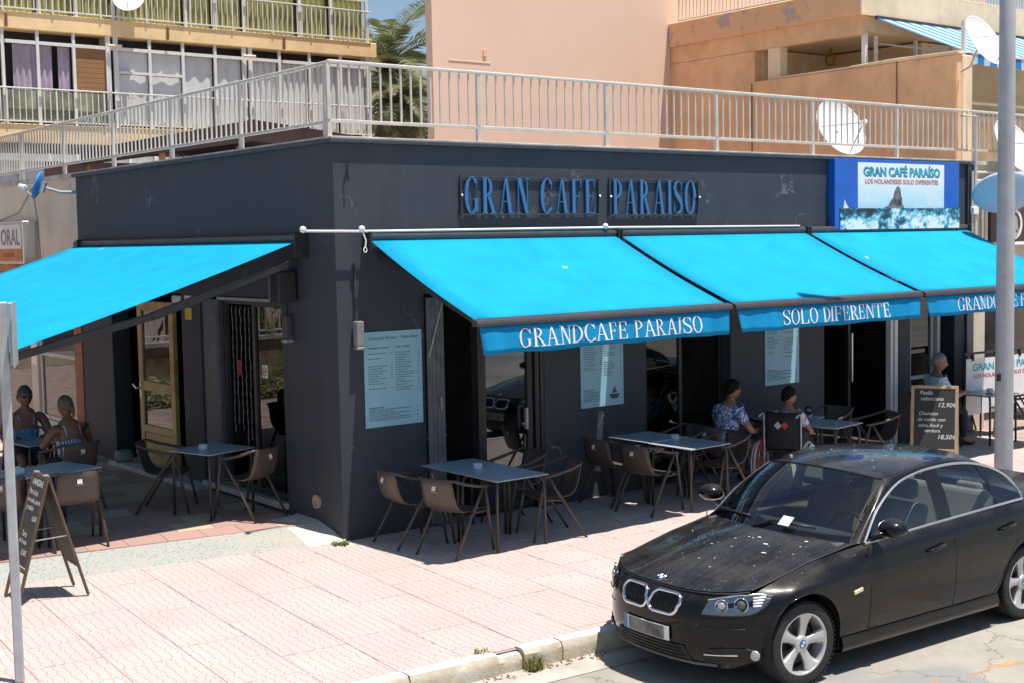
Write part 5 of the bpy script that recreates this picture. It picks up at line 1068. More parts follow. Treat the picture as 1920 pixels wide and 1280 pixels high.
# split the front and rear doors from the body so that each is a part
def is_door(f, lo, hi):
    c = f.calc_center_median(); return lo < c.x < hi and c.z > .305 and abs(c.y) > .7 and math.hypot(c.x-2.76, c.z-.325) > .40
parts = {}; bm.faces.index_update()
for f in bm.faces:
    c = f.calc_center_median(); s = -1 if c.y < 0 else 1
    key = ('front_door', s) if is_door(f, .70, 1.75) else ('rear_door', s) if is_door(f, 1.75, 2.62) else ('front_bumper', 0) if c.x < .25 and c.z < .56 and (c.x < -.30 or abs(c.y) < .6) else ('body', 0)
    parts.setdefault(key, []).append(f.index)
bm.faces.ensure_lookup_table()
for key in [k_ for k_ in parts if k_[0] != 'body']:      # keep one connected piece per panel
    left = set(parts[key]); isl = []
    while left:
        st_ = [left.pop()]; cur = []
        while st_:
            i = st_.pop(); cur.append(i)
            for e in bm.faces[i].edges:
                for f in e.link_faces:
                    if f.index in left: left.discard(f.index); st_.append(f.index)
        isl.append(cur)
    isl.sort(key=len); parts[key] = isl[-1]
    for q in isl[:-1]: parts[('body', 0)] += q
def sub_mesh(name, idx):
    idx = set(idx); b = bm.copy(); b.faces.ensure_lookup_table(); bmesh.ops.delete(b, geom=[f for f in b.faces if f.index not in idx], context='FACES'); bmesh.ops.delete(b, geom=[v for v in b.verts if not v.link_faces], context='VERTS'); me = bpy.data.meshes.new(name); 
    for f in b.faces: f.smooth = True
    b.to_mesh(me); b.free(); return me
bm.faces.ensure_lookup_table(); bm.faces.index_update(); doors = {}; body = None
for (nm, s), idx in parts.items():
    o = link(nm, sub_mesh(nm, idx), M['paint'], car); 
    if nm == 'body': body = o
    else: doors[(nm, s)] = o
def hit(o, d):
    r = bvh.ray_cast(Vector(o), Vector(d).normalized()); return (r[0], r[1]) if r[0] else (None, None)
def side_pt(x, z, s=-1, off=.0):
    p, n = hit((x, s*2, z), (0, -s, 0)); return p+Vector((0, s*off, 0)) if p else Vector((x, s*.87, z))
def front_pt(y, z, off=0):
    p, n = hit((-3, y, z), (1, 0, 0))
    if p is None: return Vector((-.7, y, z))
    if n.x > 0: n = -n
    return p+n*off
def diag_pt(y, z, s, off=0):                          # seen from the front quarter
    d = Vector((1, -s*.75, 0)).normalized(); p, n = hit(Vector((0, 0, z))+Vector((d.y, -d.x, 0))*0+Vector((y[0], y[1]*s, 0))-d*2, d); return p-d*off if p else None
def pix_pt(px, py, off=0.0):                          # photograph pixel -> point on the car shell (local)
    o = Minv @ CAM; d = (Minv.to_3x3() @ pray(px, py)); 
    for k in range(24):
        r = bvh.ray_cast(o, d)
        if r[0] and r[0].x < .1 and r[0].y < -.2: return r[0]-d*off
        d = (Minv.to_3x3() @ pray(px, py+k*.6))
    return r[0]-d*off
def gapline(name, pts, parent, r=.0045, mat='gap'):
    mb = MB(); mb.tube(pts, r, 5); return mb.build(name, M[mat], parent)
for s in (-1, 1):
    fd, rd = doors[('front_door', s)], doors[('rear_door', s)]
    gapline('door_gap', [side_pt(.70, z, s) for z in (.94,.85,.75,.62,.5,.4,.31)]+[side_pt(x, .305, s) for x in (.9,1.2,1.5,1.75)], fd)
    gapline('door_gap', [side_pt(1.75, z, s) for z in (.985,.85,.75,.62,.5,.4,.31)]+[side_pt(x, .305, s) for x in (1.9,2.1,2.3)]+[side_pt(2.36+.0, .36, s), side_pt(2.42,.50,s), side_pt(2.50,.62,s), side_pt(2.60,.72,s), side_pt(2.66,.85,s), side_pt(2.68,1.0,s)], rd)
    for d_, xh in ((fd, 1.50), (rd, 2.46)):
        z = .815 if d_ is fd else .85; P = [side_pt(xh+q, z+.03*q/.2, s, f) for q, f in ((-.11,.004),(-.08,.03),(.08,.03),(.11,.004))]; mb = MB(); mb.tube(P, [.008,.013,.013,.009], 8, sq=1.0); h_ = mb.build('handle', M['paint'], d_, smooth=True)
        mb = MB(); c = side_pt(xh, z, s, .002); n = 14; mb.add([c]+[side_pt(xh+.075*math.cos(a), z-.004+.03*math.sin(a), s, .003) for a in [2*math.pi*k/n for k in range(n)]], [(0, k+1, (k+1) % n+1) for k in range(n)]); mb.build('handle_cup', M['gloss_black'], d_)
    P = [side_pt(x, .165+.33-.0*x+.03*(x-.7), s, .004) for x in ()]
    mb = MB(); c = side_pt(.545, .63, s, .004); mb.obox(c, (.05,0,.008), (0,.006,0), (-.003,0,.016)); mb.build('side_marker', M['amber'], body, bevel=.006, seg=2)
# sill skirts
for s in (-1, 1):
    mb = MB(); mb.grid([[(x, s*y, z) for x in (.40,.9,1.4,1.9,2.36)] for y, z in ((.70,.165),(.84,.16),(.875,.19),(.882,.235),(.866,.29))]); mb.build('sill', M['paint'], car, smooth=True)
# underside and wheel housings
mb = MB(); mb.box(-.55, 3.6, -.62, .62, .19, .30); mb.build('floor_pan', M['dash'], car)
for xc in (0, 2.76):
    for s in (-1, 1):
        mb = MB(); Rr = .373; n = 18; A_ = [(xc+Rr*math.cos(a), .325+Rr*math.sin(a)) for a in [R_(-18+216*k/n) for k in range(n+1)]]
        mb.grid([[(x, s*.50, z) for x, z in A_], [(x, s*(.875 if xc == 0 else .88), z) for x, z in A_]]); mb.add([(x, s*.50, z) for x, z in A_], [tuple(range(n+1))]); mb.build('wheel_housing', M['gap'], car)
# bonnet: a panel of its own
HW = .722; hn, hm = 16, 13
def hood_pt(t, q, s=1):
    y = lerp(.715, .748, t)*q; fx = -.672+bend(y)*.93; rx = .385+.32*(abs(q))**2.2; x = lerp(fx, rx, t)
    ze = pl(x, [(-.5,.742),(-.3,.768),(-.1,.812),(.15,.866),(.42,.905),(.70,.942)])+.002; zc = lerp(.728, .978, t)+.034*math.sin(math.pi*min(1, t*.95))**.8
    k = 1-abs(q)**2.4; rib = .010*math.exp(-((abs(q)-lerp(.34,.62,t))/.07)**2)*min(1, t*4)
    return Vector((x, y*s, lerp(ze, zc, k)+rib))
mb = MB(); mb.grid([[hood_pt(i/hn, (j/hm)*2-1) for j in range(hm+1)] for i in range(hn+1)]); mb.grid([[hood_pt(0, (j/hm)*2-1)+Vector((.0,0,0)) for j in range(hm+1)], [hood_pt(0, (j/hm)*2-1)+Vector((.015,0,-.035)) for j in range(hm+1)]])
bonnet = mb.build('bonnet', M['paint'], car, smooth=True); sb = bonnet.modifiers.new('s', 'SUBSURF'); sb.levels = 1; sb.render_levels = 1
for s in (-1, 1): gapline('bonnet_gap', [hood_pt(k/10, s)+Vector((0,s*.004,.001)) for k in range(11)], bonnet, .005)
gapline('bonnet_gap', [hood_pt(0, q/8)+Vector((-.006,0,-.012)) for q in range(-8, 9)], bonnet, .006)
# cowl and boot lid
mb = MB(); mb.grid([[hood_pt(1, q/8)+Vector((-.01,0,-.006)) for q in range(-8, 9)], [hood_pt(1, q/8)+Vector((.10,0,-.012)) for q in range(-8, 9)]]); mb.build('cowl', M['black'], car)
def boot_pt(t, q): y = lerp(.70, .70, t)*q; rx = RX[8]-rbend(.70*q); fx = 3.05-.10*abs(q)**2; x = lerp(fx, rx, t); return Vector((x, y, lerp(1.055, 1.075, t)-.03*abs(q)**3))
mb = MB(); mb.grid([[boot_pt(i/6, j/6-1) for j in range(13)] for i in range(7)]); mb.build('boot_lid', M['paint'], car, smooth=True)
for s in (-1, 1):
    mb = MB(); mb.grid([[boot_pt(i/8, s) for i in range(9)], [Vector((lerp(2.78,3.55,i/8), s*ROW[8](lerp(2.78,3.55,i/8))[0], ROW[8](lerp(2.78,3.55,i/8))[1])) for i in range(9)]])
    mb.build('rear_wing', M['paint'], car, smooth=True)
# greenhouse
CA_ = [(.64,.742,.93),(.90,.680,1.14),(1.20,.61,1.352),(1.5,.592,1.405),(1.8,.588,1.425),(2.1,.580,1.418),(2.40,.555,1.375),(2.63,.575,1.26),(2.82,.61,1.14),(2.98,.65,1.06)]
CB_ = [(.735,.797,.946),(.972,.725,1.16),(1.28,.662,1.312),(1.574,.637,1.370),(1.857,.627,1.388),(2.139,.624,1.382),(2.415,.632,1.342),(2.66,.655,1.255),(2.79,.700,1.15),(2.795,.785,1.036)]
def spline(P, n):
    P = [Vector(p) for p in P]; out = []
    for k in range(n+1):
        u = k/n*(len(P)-1); i = min(int(u), len(P)-2); f = u-i; p0, p1, p2, p3 = P[max(i-1,0)], P[i], P[i+1], P[min(i+2,len(P)-1)]
        out.append(.5*((2*p1)+(p2-p0)*f+(2*p0-5*p1+4*p2-p3)*f*f+(3*p1-p0-3*p2+p3)*f**3))
    return out
N = 45; SA, SB = spline(CA_, N), spline(CB_, N)
fl = lambda p, s: Vector((p.x, p.y*s, p.z))
for s in (-1, 1):
    mb = MB(); mb.grid([[fl(p, s) for p in SA], [fl((a*.62+b*.38)+Vector((0,.012,.010)), s) for a, b in zip(SA, SB)], [fl((a*.25+b*.75)+Vector((0,.010,.006)), s) for a, b in zip(SA, SB)], [fl(b, s) for b in SB]]); mb.build('roof_pillar', M['paint'], car, smooth=True)
    gapline('window_trim', [fl(p+Vector((0,.007,.003)), s) for p in SB], car, .011, 'trim')
    bl = [Vector((lerp(.735,2.79,k/N), .797-.004*math.sin(k/N*3.14), lerp(.946,1.034,(k/N)**.9))) for k in range(N+1)]
    gapline('belt_trim', [fl(p+Vector((0,.008,-.004)), s) for p in bl], car, .010, 'trim')
    shoulder = MB(); shoulder.grid([[fl(p, s) for p in bl], [Vector((p.x, s*ROW[8](p.x)[0], ROW[8](p.x)[1])) for p in bl]]); shoulder.build('window_ledge', M['gloss_black'], car)
    bx = [p.x for p in bl]
    def bpt(x): k = (x-.735)/(2.79-.735); return Vector((x, .795, lerp(.946,1.034,max(0,k)**.9)))
    def tpt(x):
        for a, b in zip(SB, SB[1:]):
            if a.x <= x <= b.x: return a.lerp(b, (x-a.x)/max(1e-6, b.x-a.x))
        return SB[-1].copy()
    def pane(name, xb0, xb1, xt0, xt1, mat, off=0.0, n=10):
        mb = MB(); rows = []
        for r in range(5):
            f = r/4; rows.append([fl(bpt(lerp(xb0,xb1,k/n)).lerp(tpt(lerp(xt0,xt1,k/n)), f)+Vector((0,.018*math.sin(math.pi*f)+off,0)), s) for k in range(n+1)])
        mb.grid(rows); return mb.build(name, mat, car, smooth=True)
    pane('side_window', .77, 1.66, .77, 1.66, M['glass_car']); pane('side_window', 1.80, 2.44, 1.80, 2.36, M['glass_car']); pane('quarter_window', 2.47, 2.785, 2.40, 2.785, M['glass_car'])
    pane('door_pillar', 1.64, 1.82, 1.64, 1.82, M['gloss_black'], .004, 3); pane('window_divider', 2.43, 2.475, 2.345, 2.395, M['gloss_black'], .004, 2)
ws_top = [(1.10,0,1.400),(1.11,.2,1.396),(1.14,.4,1.382),(1.20,.60,1.354)]; ws_bot = [(.43,0,.962),(.455,.25,.958),(.53,.5,.948),(.64,.735,.928)]
def half_curve(P, n=8):
    q = spline(P, n); return [Vector((p.x,-p.y,p.z)) for p in q[::-1]][:-1]+q
TB, TT = half_curve(ws_bot), half_curve(ws_top)
rows = [[b.lerp(t_, f)+Vector((-.035*math.sin(math.pi*f)*.6,0,.035*math.sin(math.pi*f))) for b, t_ in zip(TB, TT)] for f in [k/8 for k in range(9)]]
mb = MB(); mb.grid(rows); mb.build('windscreen', M['glass_car'], car, smooth=True)
gapline('windscreen_seal', [r[0] for r in rows]+rows[-1][1:-1]+[r[-1] for r in rows[::-1]], car, .009)
rt = [(2.47,0,1.42),(2.46,.2,1.414),(2.44,.4,1.40),(2.40,.552,1.377)]; rb = [(3.08,0,1.08),(3.07,.25,1.075),(3.03,.5,1.07),(2.98,.645,1.06)]
RT, RB_ = half_curve(rt), half_curve(rb); mb = MB(); mb.grid([[a.lerp(b, f)+Vector((.03*math.sin(math.pi*f),0,.03*math.sin(math.pi*f))) for a, b in zip(RT, RB_)] for f in (0,.25,.5,.75,1)]); mb.build('rear_window', M['glass_car'], car, smooth=True)
# roof
rr_ = []
for i in range(13):
    f = i/12; row = []
    for a, b in zip(TT, RT):
        k = a.lerp(b, f); y = abs(k.y); e = 1-(y/.6)**2.2; x = k.x; edge = pl(x, [(1.10,1.354),(1.2,1.354),(1.5,1.406),(1.8,1.426),(2.1,1.419),(2.40,1.377),(2.5,1.377)]); ctr = pl(x, [(1.10,1.400),(1.3,1.427),(1.6,1.449),(1.85,1.456),(2.1,1.450),(2.47,1.42)])
        yy = k.y*lerp(1, pl(x, [(1.1,1.0),(1.5,.588/.585),(1.75,1.002),(2.33,1.0)]), 1); row.append(Vector((k.x, yy, lerp(edge, ctr, max(0, e)))))
    rr_.append(row)
mb = MB(); mb.grid(rr_); roof = mb.build('roof', M['paint'], car, smooth=True)
mb = MB(); rj = random.Random(11)
for k in range(34):                                   # bird droppings
    on_roof = k < 12; x, y = (rj.uniform(1.25,2.2), rj.uniform(-.45,.5)) if on_roof else (rj.uniform(-.4,.35), rj.uniform(-.6,.6)); big = rj.random() < .25
    r = rj.uniform(.009,.018) if big else rj.uniform(.003,.008)
    if on_roof: z = pl(x, [(1.10,1.400),(1.3,1.427),(1.6,1.449),(1.85,1.456),(2.1,1.450)])-.045*(abs(y)/.6)**2.2+.004
    else:
        tt = max(0, min(1, (x+.65)/1.05)); z = hood_pt(tt, y/.73).z+.004; x = hood_pt(tt, y/.73).x
    n = 9; mb.add([(x, y, z+.002)]+[(x+r*rj.uniform(.5,1.3)*math.cos(a), y+r*1.5*rj.uniform(.5,1.3)*math.sin(a), z) for a in [2*math.pi*q/n for q in range(n)]], [(0, q+1, (q+1) % n+1) for q in range(n)])
tag(mb.build('droppings', pm('bird droppings', (.7,.69,.65), .9, .1, 40), bonnet), kind='stuff')
# headlights, taken from their outline on the front quarter
def headlight(s):
    top = [(1328,1121),(1345,1118.5),(1364,1116),(1382,1112.5),(1395,1110.5),(1408,1110),(1420,1110.5),(1436,1112),(1449,1114)]
    bot = [(1314,1150),(1334,1152),(1354,1153.5),(1375,1154),(1394,1153.5),(1408,1151.5),(1420,1147),(1437,1135),(1450,1116)]
    T, B = [pix_pt(*q) for q in top], [pix_pt(*q) for q in bot]
    m = lambda p: Vector((p.x, p.y if s < 0 else -p.y, p.z))
    out = lambda p: (Vector((p.x-.6, p.y*1.0, 0))).normalized()
    rows = []
    for r in range(6):
        row = []
        for a, b in zip(T, B):
            c = a.lerp(b, r/5); o = Vector((-1, -.9, 0)).normalized(); row.append(m(c+o*(.017+.012*math.sin(math.pi*r/5))))
        rows.append(row)
    h = MB(); h.grid([[m(a.lerp(b, r/5)+Vector((-.7,-.6,.1))*.012) for a, b in zip(T, B)] for r in range(6)]); hl = h.build('headlight', M['lamp_in'], car, smooth=True)
    h = MB(); h.grid(rows); h.build('lens', M['glass_clear'], hl, smooth=True)
    gapline('headlight_seal', [r for r in rows[0]]+[r for r in rows[-1][::-1]]+[rows[0][0]], hl, .005)
    for px, py, r, mt in ((1353,1135,.046,'lamp_in'), (1390,1133.5,.052,'chrome')):
        c = pix_pt(px, py, .016); n = Vector((-1,-.62,.05)).normalized(); c = m(c); n = m(n); Q = n.to_track_quat('Z','Y').to_matrix()
        h = MB(); h.lathe([(r,-.004),(r*1.03,.006),(r*.95,.007),(r*.90,.0),(r*.0,-.004)], 24, c, Q); h.build('lamp_ring', M['chrome'], hl, smooth=True)
        h = MB(); h.lathe([(r*.62,-.002),(r*.6,.004),(r*.45,.010),(0,.014)], 20, c, Q); h.build('projector', M['lamp_in'] if mt == 'lamp_in' else M['grey_plastic'], hl, smooth=True)
    for k in range(4):
        P = [m(pix_pt(px, 1121+k*5.2+(-.10*(px-1410)), .018)) for px in (1412,1420,1428,1436-k*3)]; h = MB(); h.tube(P, .007, 6); h.build('indicator_bar', M['white_plastic'], hl, smooth=True)
    h = MB(); h.tube([m(p+Vector((-.015,-.013,-.004))) for p in T], .008, 6); h.build('brow', M['chrome'], hl, smooth=True); return hl
for s in (-1, 1): headlight(s)
# kidney grille
def rrect(cy, cz, w, h, r, skew=0, n=5):
    P = []
    for sx, sz, a0 in ((1,1,0),(-1,1,90),(-1,-1,180),(1,-1,270)):
        for k in range(n+1):
            a = R_(a0+90*k/n); P.append((cy+sx*(w/2-r)+r*math.cos(a)+skew*(sz*h/2), cz+sz*(h/2-r)+r*math.sin(a)))
    return P
for s in (-1, 1):
    O = rrect(s*.155, .615, .268, .145, .062, s*.12, 8); O = [(a+(s*.012 if abs(a) > .2 else 0), b) for a, b in O]
    mb = MB(); c = front_pt(s*.155, .615, .004); ring = [front_pt(a, b, .006) for a, b in O]; mb.add([c]+ring, [(0, k+1, (k+1) % len(ring)+1) for k in range(len(ring))]); gr = mb.build('grille', M['gap'], car)
    mb = MB(); mb.tube(ring, .015, 8, closed=True); mb.build('chrome_surround', M['chrome'], gr, smooth=True)
    for k in range(10):
        y = s*.152+(k-4.5)*.0235; mb = MB(); mb.tube([front_pt(y-s*.006, .562, .008), front_pt(y, .615, .016), front_pt(y+s*.006, .668, .008)], .0055, 6); mb.build('slat', M['gloss_black'], gr)
# badge
def badge(c, n, r, parent):
    Q = n.to_track_quat('Z','Y').to_matrix(); mb = MB(); mb.lathe([(r,0),(r,.006),(r*.9,.009),(0,.0095)], 28, c, Q); b = mb.build('badge', M['chrome'], parent, smooth=True)
    for k in range(4):
        mb = MB(); P = [c+n*.0105]+[c+n*.0105+Q.col[0]*(r*.62*math.cos(a))+Q.col[1]*(r*.62*math.sin(a)) for a in [R_(90*k+q*15) for q in range(7)]]; mb.add(P, [tuple(range(8))]); mb.build('badge_quarter', M['white'] if k % 2 else BLUE, b)
    mb = MB(); mb.tube([c+n*.0095+Q.col[0]*(r*.8*math.cos(a))+Q.col[1]*(r*.8*math.sin(a)) for a in [k*.314 for k in range(20)]], r*.15, 5, closed=True); mb.build('badge_ring', M['gloss_black'], b)
badge(hood_pt(.055, 0)+Vector((0,0,.003)), Vector((-.55,0,.84)).normalized(), .041, bonnet)
# lower intakes, fog lamps, plate
def patch(name, outline, off, mat, parent, f=front_pt):
    cy = sum(a for a, b in outline)/len(outline); cz = sum(b for a, b in outline)/len(outline); mb = MB(); P = [f(cy, cz, off)]; n = len(outline)
    for q in (.25, .5, .75, 1.0): P += [f(lerp(cy,a,q), lerp(cz,b,q), off) for a, b in outline]
    mb.add(P, [(0,k+1,(k+1) % n+1) for k in range(n)]+[(1+r*n+k,1+(r+1)*n+k,1+(r+1)*n+(k+1) % n,1+r*n+(k+1) % n) for r in range(3) for k in range(n)]); return mb.build(name, mat, parent)
bump = doors[('front_bumper', 0)]
it = patch('lower_intake', [(-.40,.225),(-.2,.215),(0,.212),(.2,.215),(.40,.225),(.36,.335),(.2,.342),(0,.344),(-.2,.342),(-.36,.335)], .010, M['gap'], bump)
for k in range(5): mb = MB(); z = .228+k*.025; mb.tube([front_pt(y, z, .015) for y in [(-.36+.72*q/8)*(1-.03*k) for q in range(9)]], .004, 5); mb.build('intake_bar', M['gloss_black'], it)
for s in (-1, 1):
    si = patch('side_intake', [(s*a, b) for a, b in ((.47,.235),(.60,.235),(.72,.245),(.80,.27),(.795,.325),(.72,.345),(.6,.345),(.53,.335))], .010, M['gap'], bump)
    mb = MB(); mb.tube([front_pt(s*y, .295+.01*(y-.5), .018) for y in (.50,.56,.62,.68)], .006, 6); mb.build('chrome_strip', M['chrome'], si)
    fo = MB(); c = front_pt(s*.755, .295, .014); n = Vector((-.9,s*.45,0)).normalized(); fo.lathe([(.036,-.004),(.038,.008),(.030,.012),(0,.014)], 20, c, n.to_track_quat('Z','Y').to_matrix()); fo.build('fog_lamp', M['lamp_in'], si, smooth=True)
    gapline('bumper_crease', [front_pt(s*y, .50-.05*(y-.4), .002) for y in (.45,.55,.65,.72)], bump, .004)
mb = MB(); P = [[front_pt(y, z, .016) for y in (-.245,-.12,0,.12,.245)] for z in (.352,.455)]; mb.grid(P); pltm = mb.build('number_plate', None or M['white'], bump); sd = pltm.modifiers.new('t','SOLIDIFY'); sd.thickness = .008
mb = MB(); mb.grid([[front_pt(y, z, .0285) for y in (.205,.244)] for z in (.353,.454)]); mb.build('blue_strip', BLUE, pltm)
mb = MB(); mb.grid([[front_pt(y, z, .0285) for y in (-.20,-.08,.06,.18)] for z in (.358,.449)]); mb.build('smudge', pm('smudged plate print', (.03,.03,.035), .3, .6, 9, dark=(.25,.25,.26)), pltm)
mb = MB(); mb.tube([front_pt(y, .205, .004) for y in (-.55,-.4,-.2,0,.2,.4,.55)], .014, 6); mb.build('lip', M['grey_plastic'], bump, smooth=True)
# mirrors, wipers, paper
for s in (-1, 1):
    c = Vector((.84, s*.965, 1.07)); mb = MB(); rows = []
    for i, (dx, sc) in enumerate(((-.085,.15),(-.075,.55),(-.04,.86),(.0,.98),(.045,1.0),(.06,.96),(.062,.1))):
        rows.append([c+Vector((dx, s*.115*sc*math.cos(a)+s*.01, .078*sc*math.sin(a)*(1.0 if math.sin(a) > 0 else .85))) for a in [2*math.pi*k/20 for k in range(21)]])
    mb.grid(rows); mr = mb.build('mirror', M['paint'], car, smooth=True); mb = MB(); mb.bar((.84,s*.80,.975),(.86,s*.90,1.0),.07,.035); mb.build('mirror_foot', M['gloss_black'], mr, bevel=.01)
for y0, L in ((-.28,.60), (.42,.56)):
    b = Vector((.50, y0+.38, .975)); k = [TB[0]]
    def wsp(y, f): 
        i = min(range(len(TB)), key=lambda q: abs(TB[q].y-y)); j = int(f*8); return rows_ws[j][i]
    rows_ws = [[p for p in r] for r in [[bb_.lerp(t_, f)+Vector((-.035*math.sin(math.pi*f)*.6,0,.035*math.sin(math.pi*f))) for bb_, t_ in zip(TB, TT)] for f in [q/8 for q in range(9)]]]
    P = [wsp(y, .125)+Vector((-.012,0,.014)) if q else wsp(y, .0)+Vector((-.02,0,.012)) for q, y in enumerate((y0+.36, y0+.2, y0, y0-.2))]; mb = MB(); mb.tube(P, [.014,.012,.010,.008], 6); mb.build('wiper', M['black'], car, smooth=True)
mb = MB(); c = (rows_ws[1][5]+rows_ws[1][6])/2+Vector((-.03,-.0,.035)); mb.obox(c, (.035,0,.03), (0,.055,.0), (-.0006,0,.0008)); o = mb.build('paper_slip', M['white']); o.matrix_world = Mcar; tag(o, 'white paper slip tucked under the windscreen wiper of the black car', 'paper')
# cabin
mb = MB(); mb.box(.50, 2.75, -.70, .70, .30, .40); mb.box(.55,.9,-.70,.70,.40,.86); mb.prism([(.50,.86),(.92,.86),(1.0,.93),(.90,.955),(.55,.945)], (0,-.70,0), (1,0,0), (0,0,1), (0,1.4,0)); mb.build('dashboard', M['dash'], car, bevel=.01)
mb = MB(); mb.box(.9,2.75,-.78,-.70,.40,.93); mb.box(.9,2.75,.70,.78,.40,.93); mb.build('door_lining', M['seat'], car)
for x, y, w in ((1.30,-.36,.50), (1.30,.36,.50), (2.18,0,1.25)):
    mb = MB(); mb.box(x-.20, x+.28, y-w/2, y+w/2, .42, .60); mb.prism([(x+.22,.58),(x+.36,.58),(x+.52,1.07),(x+.42,1.09)], (0,y-w/2,0), (1,0,0), (0,0,1), (0,w,0)); st = mb.build('seat', M['seat'], car, bevel=.05, seg=3)
    for yy in ((y,) if w < 1 else (-.36,.36)): mb = MB(); mb.box(x+(.42 if w < 1 else .46), x+(.53 if w < 1 else .54), yy-.13, yy+.13, 1.10 if w < 1 else 1.04, 1.27 if w < 1 else 1.13); mb.build('headrest', M['seat'], st, bevel=.045, seg=3)
mb = MB(); c = Vector((1.02,-.36,.90)); mb.tube([c+Vector((.09*math.sin(a),.185*math.cos(a),.165*math.sin(a))) for a in [k*.2618 for k in range(24)]], .016, 8, closed=True); mb.tube([c+Vector((0,-.17,0)), c, c+Vector((0,.17,0))], .02, 6); mb.build('steering_wheel', M['black'], car, smooth=True)
mb = MB(); mb.box(1.06,1.09,-.11,.11,1.25,1.31); mb.build('rear_view_mirror', M['black'], car, bevel=.01)
# wheels
def wheel(name_x, s):
    wc = bpy.data.objects.new('wheel', None); return wc
tp = MB(); tp.lathe([(.226,-.105),(.270,-.112),(.300,-.104),(.3135,-.085),(.317,-.05),(.317,.05),(.3135,.085),(.300,.104),(.270,.112),(.226,.105)], 56, closed=True)
for k in range(56):
    a = 2*math.pi*k/56
    for q in (-1, 1): tp.obox((.3155*math.cos(a+q*.02), .3155*math.sin(a+q*.02), q*.085), (.0018*math.cos(a),.0018*math.sin(a),0), (-.010*math.sin(a),.010*math.cos(a),0), (0,0,.022))
tyre_me = tp.mesh('tyre', smooth=False); tyre_me.materials.append(M['tyre']); set_auto(tyre_me, 30)
rp = MB(); rp.lathe([(.226,.095),(.232,.104),(.228,.108),(.218,.104),(.212,.085),(.205,.02),(.20,-.09),(.226,-.10)], 48, closed=True); rim_me = rp.mesh('rim', smooth=True); rim_me.materials.append(M['rim'])
spk = MB(); secs = [(.045,.040,.074,.030),(.085,.037,.078,.034),(.14,.044,.082,.03),(.19,.064,.092,.024),(.218,.088,.100,.016)]
def sec(r, w, z, th): return [(r,-w,z-th*.5),(r,-w*.55,z+th*.25),(r,0,z+th*.10),(r,w*.55,z+th*.25),(r,w,z-th*.5),(r,0,z-th)]
P = [sec(*q) for q in secs]; spk.grid([p+[p[0]] for p in P]); spk_me = spk.mesh('spoke', smooth=True, merge=True); spk_me.materials.append(M['rim'])
hub = MB(); hub.lathe([(.062,.045),(.064,.078),(.055,.090),(.036,.094),(.0,.094)], 28)
hub_me = hub.mesh('hub', smooth=True); hub_me.materials.append(M['rim']); set_auto(hub_me, 35)
dk = MB(); dk.lathe([(.0,.0),(.165,.0),(.165,.012),(.06,.02),(.0,.02)], 40); dk_me = dk.mesh('brake_disc'); dk_me.materials.append(pm('brake disc', (.12,.11,.10), .5, metal=.5)); set_auto(dk_me, 35)
bk = MB(); bk.lathe([(.0,-.02),(.205,-.02),(.205,-.01),(.0,-.01)], 32); bk_me = bk.mesh('wheel_back'); bk_me.materials.append(M['gap'])
for xc in (0, 2.76):
    for s in (-1, 1):
        rot = Matrix.Rotation(R_(90)*(1 if s < 0 else -1), 4, 'X') @ Matrix.Rotation(R_(8 if xc == 0 else 30), 4, 'Z')
        if xc == 0 and True: rot = Matrix.Rotation(R_(-4), 4, 'Z') @ rot
        def wpart(nm, me, parent, extra=Matrix.Identity(4)):
            o = bpy.data.objects.new(nm, me); COL.objects.link(o); o.parent = parent; o.matrix_local = extra; return o
        w = wpart('wheel', dk_me, car, Matrix.Translation((xc, s*.755, .317)) @ rot)
        wpart('tyre', tyre_me, w); wpart('rim', rim_me, w); wpart('hub', hub_me, w); wpart('wheel_back', bk_me, w)
        for k in range(5): wpart('spoke', spk_me, w, Matrix.Rotation(2*math.pi*k/5, 4, 'Z'))
        for k in range(5): pass
        c = Vector((0,0,.094)); mb = MB(); mb.lathe([(.033,0),(.033,.003),(.0,.004)], 20, c); hb = mb.build('hub_badge', BLUE, w); 
        for k in (0, 2):
            mb = MB(); Pq = [c+Vector((0,0,.0048))]+[c+Vector((.022*math.cos(a), .022*math.sin(a), .0048)) for a in [R_(90*k+q*15) for q in range(7)]]; mb.add(Pq, [tuple(range(8))]); o = mb.build('hub_badge_quarter', M['white'], w)
mb = MB(); mb.tube([(3.5,.0,1.43),(3.3,0,1.43)], .001, 3)
bm.free()

# a second saloon behind the first: it shows in the window panes
car2 = copy_tree(car); car2.location = (6.9, -5.32, -.15); car2.rotation_euler = (0, 0, R_(-4)); car2['label'] = 'second dark saloon parked further along the kerb, mirrored in the cafe window'
